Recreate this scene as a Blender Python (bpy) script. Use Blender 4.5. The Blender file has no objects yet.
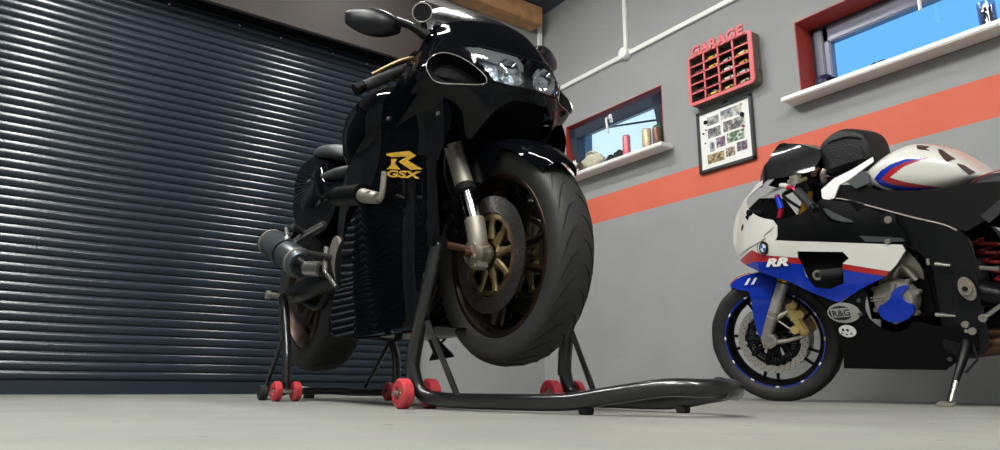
import bpy, bmesh, math, random
from mathutils import Vector, Matrix
random.seed(7)
sc = bpy.context.scene
C = sc.collection
PI = math.pi
FL = 0.006            # finished floor level

# ------------------------------------------------------------ materials
def s2l(c):
    return tuple(((v/255.0)/12.92 if v/255.0 <= 0.04045 else ((v/255.0+0.055)/1.055)**2.4) for v in c)
def mat(name, rgb, rough=0.5, metal=0.0, coat=0.0, noise=None, bump=None, spec=None, nscale=8.0):
    m = bpy.data.materials.new(name); m.use_nodes = True
    nt = m.node_tree; b = nt.nodes['Principled BSDF']
    col = (*s2l(rgb), 1)
    b.inputs['Base Color'].default_value = col
    b.inputs['Roughness'].default_value = rough
    b.inputs['Metallic'].default_value = metal
    if coat: b.inputs['Coat Weight'].default_value = coat; b.inputs['Coat Roughness'].default_value = 0.04
    if spec is not None: b.inputs['Specular IOR Level'].default_value = spec
    tc = nt.nodes.new('ShaderNodeTexCoord')
    if noise:
        n = nt.nodes.new('ShaderNodeTexNoise'); n.inputs['Scale'].default_value = nscale
        n.inputs['Detail'].default_value = 6
        nt.links.new(tc.outputs['Object'], n.inputs['Vector'])
        mp = nt.nodes.new('ShaderNodeMapRange')
        mp.inputs['From Min'].default_value = 0.3; mp.inputs['From Max'].default_value = 0.7
        mp.inputs['To Min'].default_value = 1-noise; mp.inputs['To Max'].default_value = 1+noise
        nt.links.new(n.outputs['Fac'], mp.inputs['Value'])
        vm = nt.nodes.new('ShaderNodeVectorMath'); vm.operation = 'SCALE'
        vm.inputs[0].default_value = col[:3]
        nt.links.new(mp.outputs['Result'], vm.inputs['Scale'])
        nt.links.new(vm.outputs['Vector'], b.inputs['Base Color'])
    if bump:
        sc_, st = bump
        n2 = nt.nodes.new('ShaderNodeTexNoise'); n2.inputs['Scale'].default_value = sc_; n2.inputs['Detail'].default_value = 4
        nt.links.new(tc.outputs['Object'], n2.inputs['Vector'])
        bp = nt.nodes.new('ShaderNodeBump'); bp.inputs['Strength'].default_value = st; bp.inputs['Distance'].default_value = 0.01
        nt.links.new(n2.outputs['Fac'], bp.inputs['Height']); nt.links.new(bp.outputs['Normal'], b.inputs['Normal'])
    return m
def emis(name, rgb, s):
    m = bpy.data.materials.new(name); m.use_nodes = True
    b = m.node_tree.nodes['Principled BSDF']
    b.inputs['Base Color'].default_value = (*s2l(rgb), 1)
    b.inputs['Emission Color'].default_value = (*s2l(rgb), 1); b.inputs['Emission Strength'].default_value = s
    return m
def glassy(name, tint, gloss=0.15, clear=0.9):
    m = bpy.data.materials.new(name); m.use_nodes = True
    nt = m.node_tree; nt.nodes.clear()
    o = nt.nodes.new('ShaderNodeOutputMaterial'); mx = nt.nodes.new('ShaderNodeMixShader')
    t = nt.nodes.new('ShaderNodeBsdfTransparent'); g = nt.nodes.new('ShaderNodeBsdfGlossy')
    t.inputs['Color'].default_value = (*s2l(tint), 1); g.inputs['Roughness'].default_value = 0.03
    mx.inputs[0].default_value = gloss
    nt.links.new(t.outputs[0], mx.inputs[1]); nt.links.new(g.outputs[0], mx.inputs[2]); nt.links.new(mx.outputs[0], o.inputs[0])
    return m

M = {}
M['gloss_black'] = mat('gloss_black', (6,7,10), 0.3, coat=0.42, spec=0.0)
M['satin_black'] = mat('satin_black', (10,11,12), 0.38, spec=0.12)
M['frame_black'] = mat('frame_black', (12,13,16), 0.36, spec=0.22)
M['matt_black'] = mat('matt_black', (13,13,14), 0.7, spec=0.2)
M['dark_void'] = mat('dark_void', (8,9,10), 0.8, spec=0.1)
M['tyre'] = mat('tyre', (35,35,34), 0.62, noise=0.2, nscale=30)
M['tyre_dark'] = mat('tyre_dark', (24,24,25), 0.6, noise=0.15, nscale=30)
M['groove'] = mat('groove', (6,6,6), 0.9)
M['bronze_rim'] = mat('bronze_rim', (50,37,28), 0.36, 0.7)
M['gold'] = mat('gold', (116,102,72), 0.4, 0.8)
M['gold_bright'] = mat('gold_bright', (205,150,38), 0.32, 0.8)
M['gold_paint'] = mat('gold_paint', (212,168,60), 0.4, 0.3, noise=0.25, nscale=60)
M['rotor'] = mat('rotor', (78,76,74), 0.4, 0.8)
M['rotor_light'] = mat('rotor_light', (175,172,165), 0.35, 0.8)
M['steel'] = mat('steel', (178,176,170), 0.25, 0.9)
M['chrome'] = mat('chrome', (225,225,225), 0.08, 1.0)
M['cast_alu'] = mat('cast_alu', (158,152,140), 0.42, 0.7, noise=0.08, nscale=20)
M['alu_dull'] = mat('alu_dull', (140,136,126), 0.5, 0.6, noise=0.12, nscale=25)
M['can_grey'] = mat('can_grey', (84,91,95), 0.35, 0.7, noise=0.06, nscale=40)
M['axle_rust'] = mat('axle_rust', (96,66,54), 0.45, 0.7)
M['seat_grey'] = mat('seat_grey', (60,62,64), 0.55, bump=(300,0.15))
M['seat_black'] = mat('seat_black', (30,30,32), 0.5, bump=(260,0.4))
M['stand_black'] = mat('stand_black', (20,20,22), 0.28, coat=0.4, noise=0.2, nscale=60)
M['red_wheel'] = mat('red_wheel', (176,52,60), 0.45, noise=0.12, nscale=60)
M['rubber'] = mat('rubber', (18,18,18), 0.75)
M['white_paint'] = mat('white_paint', (206,205,198), 0.25, coat=0.6)
M['blue_paint'] = mat('blue_paint', (8,48,165), 0.25, 0.2, coat=0.8)
M['caliper_gold'] = mat('caliper_gold', (190,164,104), 0.38, 0.5)
M['fork_silver'] = mat('fork_silver', (186,186,182), 0.3, 0.6)
M['red_paint'] = mat('red_paint', (160,34,38), 0.28, coat=0.6)
M['blue_anod'] = mat('blue_anod', (40,70,220), 0.3, 0.5)
M['red_anod'] = mat('red_anod', (190,30,70), 0.3, 0.5)
M['purple_anod'] = mat('purple_anod', (140,30,120), 0.3, 0.5)
M['carbon'] = mat('carbon', (44,45,48), 0.35, coat=0.5, bump=(220,0.3))
M['brown_pad'] = mat('brown_pad', (62,42,38), 0.6)
M['dark_red'] = mat('dark_red', (120,14,20), 0.4)
M['bronze_pipe'] = mat('bronze_pipe', (96,72,56), 0.4, 0.8, noise=0.2, nscale=20)
M['nylon'] = mat('nylon', (17,19,21), 0.6, bump=(120,0.35))
M['sticker_grey'] = mat('sticker_grey', (150,152,148), 0.5)
M['sticker_white'] = mat('sticker_white', (225,225,220), 0.5)
M['sticker_black'] = mat('sticker_black', (12,12,13), 0.5)
M['sticker_blue'] = mat('sticker_blue', (30,110,190), 0.4)
M['mirror_black'] = mat('mirror_black', (9,11,16), 0.35, spec=0.3)
M['visor_black'] = mat('visor_black', (8,8,10), 0.3, coat=0.55, spec=0.05)
M['lens'] = glassy('lens', (225,232,238), 0.12)
M['reflector'] = mat('reflector', (215,218,224), 0.3, 0.7, noise=0.3, nscale=60, bump=(90,0.8))
M['glass'] = glassy('glass', (245,250,252), 0.06)
M['jar_glass'] = glassy('jar_glass', (225,230,240), 0.18)
M['glow_bulb'] = mat('glow_bulb', (235,235,230), 0.2)

# ------------------------------------------------------------ mesh helpers
def catmull(pts, n=6, closed=False):
    pts = [Vector(p) for p in pts]
    if len(pts) < 3 and not closed: return pts
    out = []; N = len(pts)
    rng = range(N) if closed else range(N-1)
    for i in rng:
        if closed: p0,p1,p2,p3 = pts[i-1],pts[i],pts[(i+1)%N],pts[(i+2)%N]
        else:
            p1,p2 = pts[i],pts[i+1]
            p0 = pts[i-1] if i else p1*2-p2
            p3 = pts[i+2] if i+2 < N else p2*2-p1
        for k in range(n):
            t = k/n
            out.append(0.5*((2*p1)+(p2-p0)*t+(2*p0-5*p1+4*p2-p3)*t*t+(3*p1-p0-3*p2+p3)*t**3))
    if not closed: out.append(pts[-1])
    return out
def chaikin(poly, n=1):
    for _ in range(n):
        q = []
        for i in range(len(poly)):
            a = poly[i]; b = poly[(i+1)%len(poly)]
            q.append((a[0]*.75+b[0]*.25, a[1]*.75+b[1]*.25)); q.append((a[0]*.25+b[0]*.75, a[1]*.25+b[1]*.75))
        poly = q
    return poly
def interp(x, pts):
    if x <= pts[0][0]: return pts[0][1]
    for (a,b),(c,d) in zip(pts, pts[1:]):
        if x <= c: return b+(d-b)*(x-a)/(c-a)
    return pts[-1][1]

def thicken(bm, t):
    """give an open sheet real thickness, inward (towards the machine's centre plane)"""
    faces = bm.faces[:]; bmesh.ops.recalc_face_normals(bm, faces=faces)
    acc = sum(f.normal.y*f.calc_center_median().y*f.calc_area() for f in faces)
    up = sum(f.normal.z*f.calc_area() for f in faces)
    if (acc < -1e-9) or (abs(acc) < 1e-9 and up < 0): bmesh.ops.reverse_faces(bm, faces=faces)
    bm.normal_update()
    vs = bm.verts[:]; off = {v: bm.verts.new(v.co-v.normal*t) for v in vs}
    be = [e for e in bm.edges if len(e.link_faces) == 1 and e.verts[0] in off and e.verts[1] in off]
    pairs = []
    for e in be:
        l = e.link_loops[0]; pairs.append((l.vert, l.link_loop_next.vert, e.link_faces[0].material_index))
    for f in faces:
        g = bm.faces.new([off[v] for v in reversed(f.verts)]); g.material_index = f.material_index
    for a,b,mi in pairs:
        try:
            g = bm.faces.new([b, a, off[a], off[b]]); g.material_index = mi
        except ValueError: pass

class MB:
    def __init__(s): s.bm = bmesh.new(); s.mi = 0
    def _v(s, p): return s.bm.verts.new(p)
    def face(s, vs):
        try:
            f = s.bm.faces.new(vs); f.material_index = s.mi; return f
        except ValueError: return None
    def grid(s, rows, cu=False, cv=False, capu=False):
        V = [[s._v(p) for p in r] for r in rows]
        nr = len(V); nc = len(V[0])
        for i in range(nr if cu else nr-1):
            for j in range(nc if cv else nc-1):
                s.face([V[i][j], V[(i+1)%nr][j], V[(i+1)%nr][(j+1)%nc], V[i][(j+1)%nc]])
        if capu:
            s.face(V[0][::-1]); s.face(V[-1])
        return s
    def box(s, c, d, R=None, bev=0.0):
        c = Vector(c); hx,hy,hz = d[0]/2,d[1]/2,d[2]/2
        t = bmesh.new(); bmesh.ops.create_cube(t, size=1.0)
        for v in t.verts: v.co = Vector((v.co.x*d[0], v.co.y*d[1], v.co.z*d[2]))
        if bev: bmesh.ops.bevel(t, geom=t.edges[:], offset=min(bev, min(d)*0.45), segments=2, affect='EDGES')
        for v in t.verts:
            v.co = (R @ v.co if R else v.co) + c
        s.merge(t); return s
    def merge(s, t):
        mp = {v: s.bm.verts.new(v.co) for v in t.verts}
        for f in t.faces: s.face([mp[v] for v in f.verts])
        t.free()
    def tube(s, pts, r, seg=12, cap=True, smooth=0):
        if smooth: pts = catmull(pts, smooth)
        pts = [Vector(p) for p in pts]; n = len(pts)
        rr = (lambda i: r[min(len(r)-1, int(round(i*(len(r)-1)/(n-1))))]) if isinstance(r, (list,tuple)) else (lambda i: r)
        if isinstance(r, (list,tuple)) and len(r) == n: rr = lambda i: r[i]
        elif isinstance(r, (list,tuple)):
            L = list(r)
            def rr(i):
                x = i*(len(L)-1)/(n-1); k = min(int(x), len(L)-2); return L[k]+(L[k+1]-L[k])*(x-k)
        d0 = (pts[1]-pts[0]).normalized()
        up = Vector((0,0,1)) if abs(d0.z) < 0.9 else Vector((1,0,0))
        a = d0.cross(up).normalized(); rows = []
        for i,p in enumerate(pts):
            if i == 0: d = pts[1]-p
            elif i == n-1: d = p-pts[-2]
            else: d = (pts[i+1]-pts[i-1])
            d = d.normalized()
            a = (a-d*a.dot(d)).normalized(); b = d.cross(a)
            rows.append([p+(a*math.cos(2*PI*k/seg)+b*math.sin(2*PI*k/seg))*rr(i) for k in range(seg)])
        s.grid(rows, cv=True, capu=cap); return s
    def lathe(s, prof, c=(0,0,0), axis='y', seg=48, a0=0, a1=2*PI):
        # prof: (radius, axial)
        c = Vector(c); full = abs(a1-a0-2*PI) < 1e-6
        rows = []
        for k in range(seg if full else seg+1):
            a = a0+(a1-a0)*k/seg; ca,sa = math.cos(a), math.sin(a)
            row = []
            for r,h in prof:
                if axis == 'y': row.append(c+Vector((r*ca, h, r*sa)))
                elif axis == 'z': row.append(c+Vector((r*ca, r*sa, h)))
                else: row.append(c+Vector((h, r*ca, r*sa)))
            rows.append(row)
        s.grid(rows, cu=full); return s
    def cyl(s, c, r, h, axis='y', seg=24, r2=None):
        r2 = r if r2 is None else r2
        s.lathe([(0.0001,-h/2),(r,-h/2),(r2,h/2),(0.0001,h/2)], c, axis, seg); return s
    def ball(s, c, r, seg=16, sx=1, sy=1, sz=1):
        c = Vector(c); rows = []
        for i in range(seg//2+1):
            th = PI*i/(seg//2); th = min(max(th, 0.001), PI-0.001)
            rows.append([c+Vector((sx*r*math.sin(th)*math.cos(2*PI*k/seg), sy*r*math.sin(th)*math.sin(2*PI*k/seg), sz*r*math.cos(th))) for k in range(seg)])
        s.grid(rows, cv=True); return s
    def plate(s, poly, mapf, thick=0.004, step=0.03, smooth=0):
        """polygon in (u,v), filled, cut on a fine grid, mapped to 3D by mapf(u,v), given thickness"""
        if smooth: poly = chaikin(poly, smooth)
        t = bmesh.new()
        vs = [t.verts.new((p[0], p[1], 0)) for p in poly]
        f = t.faces.new(vs); f.normal_update(); bmesh.ops.triangulate(t, faces=[f])
        us = [p[0] for p in poly]; ws = [p[1] for p in poly]
        stu, stv = (step if isinstance(step, tuple) else (step, step))
        k = math.floor(min(us)/stu)+1
        while k*stu < max(us):
            bmesh.ops.bisect_plane(t, geom=t.verts[:]+t.edges[:]+t.faces[:], plane_co=(k*stu,0,0), plane_no=(1,0,0)); k += 1
        k = math.floor(min(ws)/stv)+1
        while k*stv < max(ws):
            bmesh.ops.bisect_plane(t, geom=t.verts[:]+t.edges[:]+t.faces[:], plane_co=(0,k*stv,0), plane_no=(0,1,0)); k += 1
        for v in t.verts: v.co = Vector(mapf(v.co.x, v.co.y))
        bmesh.ops.remove_doubles(t, verts=t.verts[:], dist=1e-5)
        if thick:
            thicken(t, thick)
        s.merge(t); return s
    def build(s, name, mats, parent=None, ang=35, flat=False):
        bmesh.ops.remove_doubles(s.bm, verts=s.bm.verts[:], dist=1e-6)
        bmesh.ops.recalc_face_normals(s.bm, faces=s.bm.faces[:])
        me = bpy.data.meshes.new(name); s.bm.to_mesh(me); s.bm.free()
        if not isinstance(mats, (list,tuple)): mats = [mats]
        for m in mats: me.materials.append(M[m] if isinstance(m, str) else m)
        if not flat:
            for p in me.polygons: p.use_smooth = True
            me.set_sharp_from_angle(angle=math.radians(ang))
        o = bpy.data.objects.new(name, me); C.objects.link(o)
        if parent: o.parent = parent
        return o

def text_mesh(mb, txt, size, mapf, shear=0.0, bold=0.0, align='LEFT', space=1.0, thick=0.0):
    cu = bpy.data.curves.new('txt', 'FONT'); cu.body = txt; cu.size = size; cu.align_x = align; cu.shear = shear; cu.offset = bold
    cu.space_character = space; cu.resolution_u = 3
    o = bpy.data.objects.new('txt', cu); C.objects.link(o)
    dg = bpy.context.evaluated_depsgraph_get(); me = bpy.data.meshes.new_from_object(o.evaluated_get(dg))
    t = bmesh.new(); t.from_mesh(me)
    if thick: bmesh.ops.solidify(t, geom=t.faces[:], thickness=-thick)
    for v in t.verts:
        r = mapf(v.co.x, v.co.y) if not thick else mapf(v.co.x, v.co.y, v.co.z)
        v.co = Vector(r)
    mb.merge(t)
    bpy.data.objects.remove(o); bpy.data.meshes.remove(me); bpy.data.curves.remove(cu)
def tag(o, label, cat, group=None):
    o['label'] = label; o['category'] = cat
    if group: o['group'] = group
    return o
def thing(name, label, cat, mw=None, loc=None, group=None):
    o = bpy.data.objects.new(name, None); C.objects.link(o); o.empty_display_size = 0.1
    if mw is not None: o.matrix_world = mw
    elif loc is not None: o.location = loc
    return tag(o, label, cat, group)
def struct(o): o['kind'] = 'structure'; return o
def frame_mw(O, az, lean):
    a = math.radians(az); c = math.radians(lean)
    fw = Vector((math.sin(a), math.cos(a), 0)); left = Vector((-math.cos(a), math.sin(a), 0)); up = Vector((0,0,1))
    l2 = left*math.cos(c)-up*math.sin(c); u2 = up*math.cos(c)+left*math.sin(c)
    m = Matrix((fw, l2, u2)).transposed().to_4x4(); m.translation = Vector(O)
    return m
def superloft(mb, st, seg=28, sub=5, cap=True):
    """st: (x, zbot, ztop, halfwidth, power[, yc])"""
    pts = [Vector((a[0], a[1], a[2])) for a in st]; P1 = catmull(pts, sub)
    P2 = catmull([Vector((a[3], a[4], a[5] if len(a) > 5 else 0)) for a in st], sub)
    rows = []
    for p,q in zip(P1, P2):
        zm = (p.y+p.z)/2; hz = abs(p.z-p.y)/2; w = max(q.x, 0.002); e = 2.0/max(q.y, 1.2); r = []
        for k in range(seg):
            a = 2*PI*k/seg; ca, sa = math.cos(a), math.sin(a)
            r.append(Vector((p.x, q.z+w*math.copysign(abs(ca)**e, ca), zm+hz*math.copysign(abs(sa)**e, sa))))
        rows.append(r)
    mb.grid(rows, cv=True, capu=cap); return mb
def arcpts(c, r, a0, a1, n, y):
    return [Vector((c[0]+r*math.cos(a0+(a1-a0)*k/n), y, c[2]+r*math.sin(a0+(a1-a0)*k/n))) for k in range(n+1)]
# ------------------------------------------------------------ camera
F_PX, YAW, PIT, ROLL = 692.4, 0.61701, 0.228197, -0.006383
cam = bpy.data.cameras.new('camera'); co = bpy.data.objects.new('camera', cam); C.objects.link(co)
cam.sensor_width = 36; cam.sensor_fit = 'HORIZONTAL'; cam.lens = F_PX*36/1000; cam.clip_start = 0.01; cam.clip_end = 200
fwd = Vector((math.sin(YAW)*math.cos(PIT), math.cos(YAW)*math.cos(PIT), math.sin(PIT)))
rt = Vector((math.cos(YAW), -math.sin(YAW), 0)); dn = fwd.cross(rt)
rt2 = rt*math.cos(ROLL)+dn*math.sin(ROLL); dn2 = -rt*math.sin(ROLL)+dn*math.cos(ROLL)
mw = Matrix((rt2, -dn2, -fwd)).transposed().to_4x4(); mw.translation = Vector((0,0,0.068)); co.matrix_world = mw
sc.camera = co
sc.view_settings.view_transform = 'Standard'; sc.view_settings.look = 'None'; sc.view_settings.gamma = 1
sc.view_settings.use_curve_mapping = False; sc.view_settings.exposure = 0.12

# ------------------------------------------------------------ room materials
def wall_mat():
    m = mat('wall_paint', (150,152,152), 0.75)
    nt = m.node_tree; b = nt.nodes['Principled BSDF']; tc = nt.nodes['Texture Coordinate']
    sep = nt.nodes.new('ShaderNodeSeparateXYZ'); nt.links.new(tc.outputs['Object'], sep.inputs[0])
    n = nt.nodes.new('ShaderNodeTexNoise'); n.inputs['Scale'].default_value = 3; n.inputs['Detail'].default_value = 8
    nt.links.new(tc.outputs['Object'], n.inputs['Vector'])
    a = nt.nodes.new('ShaderNodeMath'); a.operation = 'SUBTRACT'; a.inputs[1].default_value = 1.410
    nt.links.new(sep.outputs['Z'], a.inputs[0])
    ab = nt.nodes.new('ShaderNodeMath'); ab.operation = 'ABSOLUTE'; nt.links.new(a.outputs[0], ab.inputs[0])
    lt = nt.nodes.new('ShaderNodeMath'); lt.operation = 'LESS_THAN'; lt.inputs[1].default_value = 0.103
    nt.links.new(ab.outputs[0], lt.inputs[0])
    g1 = nt.nodes.new('ShaderNodeMix'); g1.data_type = 'RGBA'
    g1.inputs[6].default_value = (*s2l((146,148,148)),1); g1.inputs[7].default_value = (*s2l((160,161,161)),1)
    nt.links.new(n.outputs['Fac'], g1.inputs[0])
    o1 = nt.nodes.new('ShaderNodeMix'); o1.data_type = 'RGBA'
    o1.inputs[6].default_value = (*s2l((210,98,75)),1); o1.inputs[7].default_value = (*s2l((222,114,90)),1)
    nt.links.new(n.outputs['Fac'], o1.inputs[0])
    mx = nt.nodes.new('ShaderNodeMix'); mx.data_type = 'RGBA'
    nt.links.new(lt.outputs[0], mx.inputs[0]); nt.links.new(g1.outputs[2], mx.inputs[6]); nt.links.new(o1.outputs[2], mx.inputs[7])
    nt.links.new(mx.outputs[2], b.inputs['Base Color'])
    n2 = nt.nodes.new('ShaderNodeTexNoise'); n2.inputs['Scale'].default_value = 40; nt.links.new(tc.outputs['Object'], n2.inputs['Vector'])
    bp = nt.nodes.new('ShaderNodeBump'); bp.inputs['Strength'].default_value = 0.12; bp.inputs['Distance'].default_value = 0.01
    nt.links.new(n2.outputs['Fac'], bp.inputs['Height']); nt.links.new(bp.outputs['Normal'], b.inputs['Normal'])
    return m
def floor_mat():
    m = mat('painted_concrete', (190,190,180), 0.6)
    nt = m.node_tree; b = nt.nodes['Principled BSDF']; tc = nt.nodes['Texture Coordinate']
    n = nt.nodes.new('ShaderNodeTexNoise'); n.inputs['Scale'].default_value = 2.2; n.inputs['Detail'].default_value = 9; n.inputs['Roughness'].default_value = 0.65
    nt.links.new(tc.outputs['Object'], n.inputs['Vector'])
    r = nt.nodes.new('ShaderNodeValToRGB'); r.color_ramp.elements[0].position = 0.3; r.color_ramp.elements[0].color = (*s2l((108,109,104)),1)
    r.color_ramp.elements[1].position = 0.65; r.color_ramp.elements[1].color = (*s2l((130,131,124)),1)
    nt.links.new(n.outputs['Fac'], r.inputs[0])
    v = nt.nodes.new('ShaderNodeTexNoise'); v.inputs['Scale'].default_value = 16; v.inputs['Detail'].default_value = 3
    nt.links.new(tc.outputs['Object'], v.inputs['Vector'])
    lt = nt.nodes.new('ShaderNodeMath'); lt.operation = 'LESS_THAN'; lt.inputs[1].default_value = 0.30
    nt.links.new(v.outputs['Fac'], lt.inputs[0])
    mx = nt.nodes.new('ShaderNodeMix'); mx.data_type = 'RGBA'; mx.inputs[7].default_value = (*s2l((80,80,77)),1)
    nt.links.new(lt.outputs[0], mx.inputs[0]); nt.links.new(r.outputs[0], mx.inputs[6])
    nt.links.new(mx.outputs[2], b.inputs['Base Color'])
    return m
M['wall'] = wall_mat(); M['floor'] = floor_mat()
M['plain_wall'] = mat('plain_wall', (150,152,152), 0.75, noise=0.04, nscale=3, bump=(40,0.1))
M['ceiling'] = mat('ceiling', (74,78,90), 0.8, noise=0.1, nscale=2)
M['reveal_red'] = mat('reveal_red', (176,62,50), 0.6)
M['anthracite'] = mat('anthracite', (54,62,76), 0.4)
M['frame_grey'] = mat('frame_grey', (120,122,138), 0.35, 0.2)
M['pvc_white'] = mat('pvc_white', (248,248,244), 0.35)
M['trunk_white'] = mat('trunk_white', (246,246,242), 0.4)
M['slat'] = mat('slat', (36,44,52), 0.22, 0.10, spec=0.36)
M['brown_box'] = mat('brown_box', (30,20,15), 0.7, noise=0.12, nscale=4)
M['timber'] = mat('timber', (190,142,98), 0.6, noise=0.2, nscale=14)
X1, X0, Y1, Y0, ZC = 3.65, -3.0, 4.50, -3.0, 3.39

# floor, ceiling, walls
mb = MB(); mb.box(((X0+X1)/2,(Y0+Y1)/2,FL-0.06), (X1-X0+0.7, Y1-Y0+0.7, 0.12)); struct(mb.build('floor', 'floor', flat=True))
mb = MB(); mb.box(((X0+X1)/2,(Y0+Y1)/2,ZC+0.06), (X1-X0+0.7, Y1-Y0+0.7, 0.12)); struct(mb.build('ceiling', 'ceiling', flat=True))
T = 0.30
WL = (3.13, 4.19, 1.692, 2.205); WR = (0.75, 2.08, 1.692, 2.222)
mb = MB()
ys = [Y0, WR[0], WR[1], WL[0], WL[1], Y1]
def seg_(y0, y1, z0, z1): mb.box((X1+T/2, (y0+y1)/2, (z0+z1)/2), (T, y1-y0, z1-z0))
seg_(Y0, WR[0], FL, ZC); seg_(WR[1], WL[0], FL, ZC); seg_(WL[1], Y1+0.3, FL, ZC)
for w in (WL, WR):
    seg_(w[0], w[1], FL, w[2]); seg_(w[0], w[1], w[3], ZC)
struct(mb.build('wall_right', 'wall', flat=True))
# back wall (holds the roller door opening)
DX0, DX1, DZ = -1.9, 2.42, 2.50
mb = MB()
mb.box(((DX1+0.02+X1)/2, Y1+0.15, (FL+ZC)/2), (X1-DX1-0.02, 0.3, ZC-FL))
mb.box(((X0-0.3+DX0-0.02)/2, Y1+0.15, (FL+ZC)/2), (DX0-0.02-X0+0.3, 0.3, ZC-FL))
mb.box(((DX0+DX1)/2, Y1+0.15, (DZ+ZC)/2), (DX1-DX0+0.04, 0.3, ZC-DZ))
struct(mb.build('wall_back', 'plain_wall', flat=True))
mb = MB(); mb.box((X0-0.15, (Y0+Y1)/2, (FL+ZC)/2), (0.3, Y1-Y0, ZC-FL)); struct(mb.build('wall_left', 'plain_wall', flat=True))
mb = MB(); mb.box(((X0+X1)/2, Y0-0.15, (FL+ZC)/2), (X1-X0+0.6, 0.3, ZC-FL)); struct(mb.build('wall_front', 'plain_wall', flat=True))

# roller shutter
mb = MB(); P = 0.0518; z = FL+0.076; rows = []
prof = [(0.0,0.006),(0.07,0.000),(0.14,-0.0025),(0.25,-0.0052),(0.38,-0.0070),(0.5,-0.0076),(0.62,-0.0072),(0.75,-0.0056),(0.86,-0.0030),(0.94,0.000),(1.0,0.006)]
while z < DZ+0.1:
    for a,b in prof[:-1]: rows.append((z+a*P, b))
    z += P
mb.grid([[Vector((DX0, Y1+0.02+b, zz)), Vector((DX1, Y1+0.02+b, zz))] for zz,b in rows])
door = struct(mb.build('door_1', 'slat', ang=60))
mb = MB(); mb.box(((DX0+DX1)/2, Y1+0.018, FL+0.040), (DX1-DX0, 0.03, 0.072), bev=0.004); mb.box(((DX0+DX1)/2, Y1+0.002, FL+0.010), (DX1-DX0, 0.008, 0.016))
mb.build('bottom_bar', 'slat', door)
for x in (DX0-0.02, DX1+0.02):
    mb = MB(); mb.box((x, Y1-0.012, (FL+DZ)/2), (0.07, 0.045, DZ-FL), bev=0.004); mb.build('guide_rail', 'slat', door)
# shutter housing and beams
mb = MB(); mb.box(((DX0+2.75)/2-0.05, 4.425, 2.745), (2.75-DX0+0.1, 0.13, 0.56), bev=0.004)
tag(mb.build('shutter_housing', 'brown_box'), 'long brown boxed housing over the roller shutter', 'shutter housing')
mb = MB(); mb.box(((DX0+2.75)/2-0.05, 4.428, 2.461), (2.75-DX0+0.1, 0.122, 0.012)); mb.build('soffit_shade', 'dark_void', bpy.data.objects['shutter_housing'])  # near-black panel puts the shade under the brown housing into colour
for k,x in enumerate((0.58, 1.02, 1.30, 1.68, 1.95)):
    mb = MB(); mb.ball((x, 4.488, 2.43-0.004*k), 0.008, 8); mb.build('fixing_screw', 'steel', bpy.data.objects['shutter_housing'])
mb = MB(); mb.box((2.07, 4.42, 3.275), (2.92, 0.16, 0.17), bev=0.006)
struct(mb.build('trim_1', 'timber'))
# ceiling joists
for k,y in enumerate((3.2, 2.0)):
    pass

# corner and wall trunking
mb = MB(); mb.box((X1-0.045, Y1-0.02, 2.95), (0.04, 0.035, 0.84), bev=0.004)
tag(mb.build('corner_trunking', 'trunk_white'), 'short white vertical trunking in the corner beside the timber beam', 'trunking')
mb = MB(); mb.box((X1-0.0125, 0.75, 2.572), (0.025, 7.45, 0.036), bev=0.003)
tag(mb.build('horizontal_trunking', 'trunk_white'), 'long white cable trunking running along the grey wall above the windows', 'trunking')
mb = MB(); mb.box((X1-0.0125, 3.452, 3.01), (0.025, 0.034, 0.76), bev=0.003)
tag(mb.build('vertical_trunking', 'trunk_white'), 'white vertical trunking dropping from the ceiling to the junction box', 'trunking')
t = thing('junction_box', 'small white junction box where the two wall trunkings meet', 'junction box', loc=(X1-0.03, 3.452, 2.576))
mb = MB(); mb.cyl((0.005,0,0), 0.046, 0.05, 'x', 20); mb.build('box_body', 'trunk_white', t)
mb = MB(); mb.cyl((-0.024,0,0), 0.041, 0.010, 'x', 20); mb.build('box_lid', 'trunk_white', t)
mb = MB(); mb.box((3.235, Y1-0.008, 0.455), (0.022, 0.016, 0.11), bev=0.002); mb.box((3.30, Y1-0.006, 0.54), (0.11, 0.012, 0.012), bev=0.002)
tag(mb.build('low_cable_clip', 'trunk_white'), 'short white trunking stub low on the wall seen through the raised front wheel', 'trunking')

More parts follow.
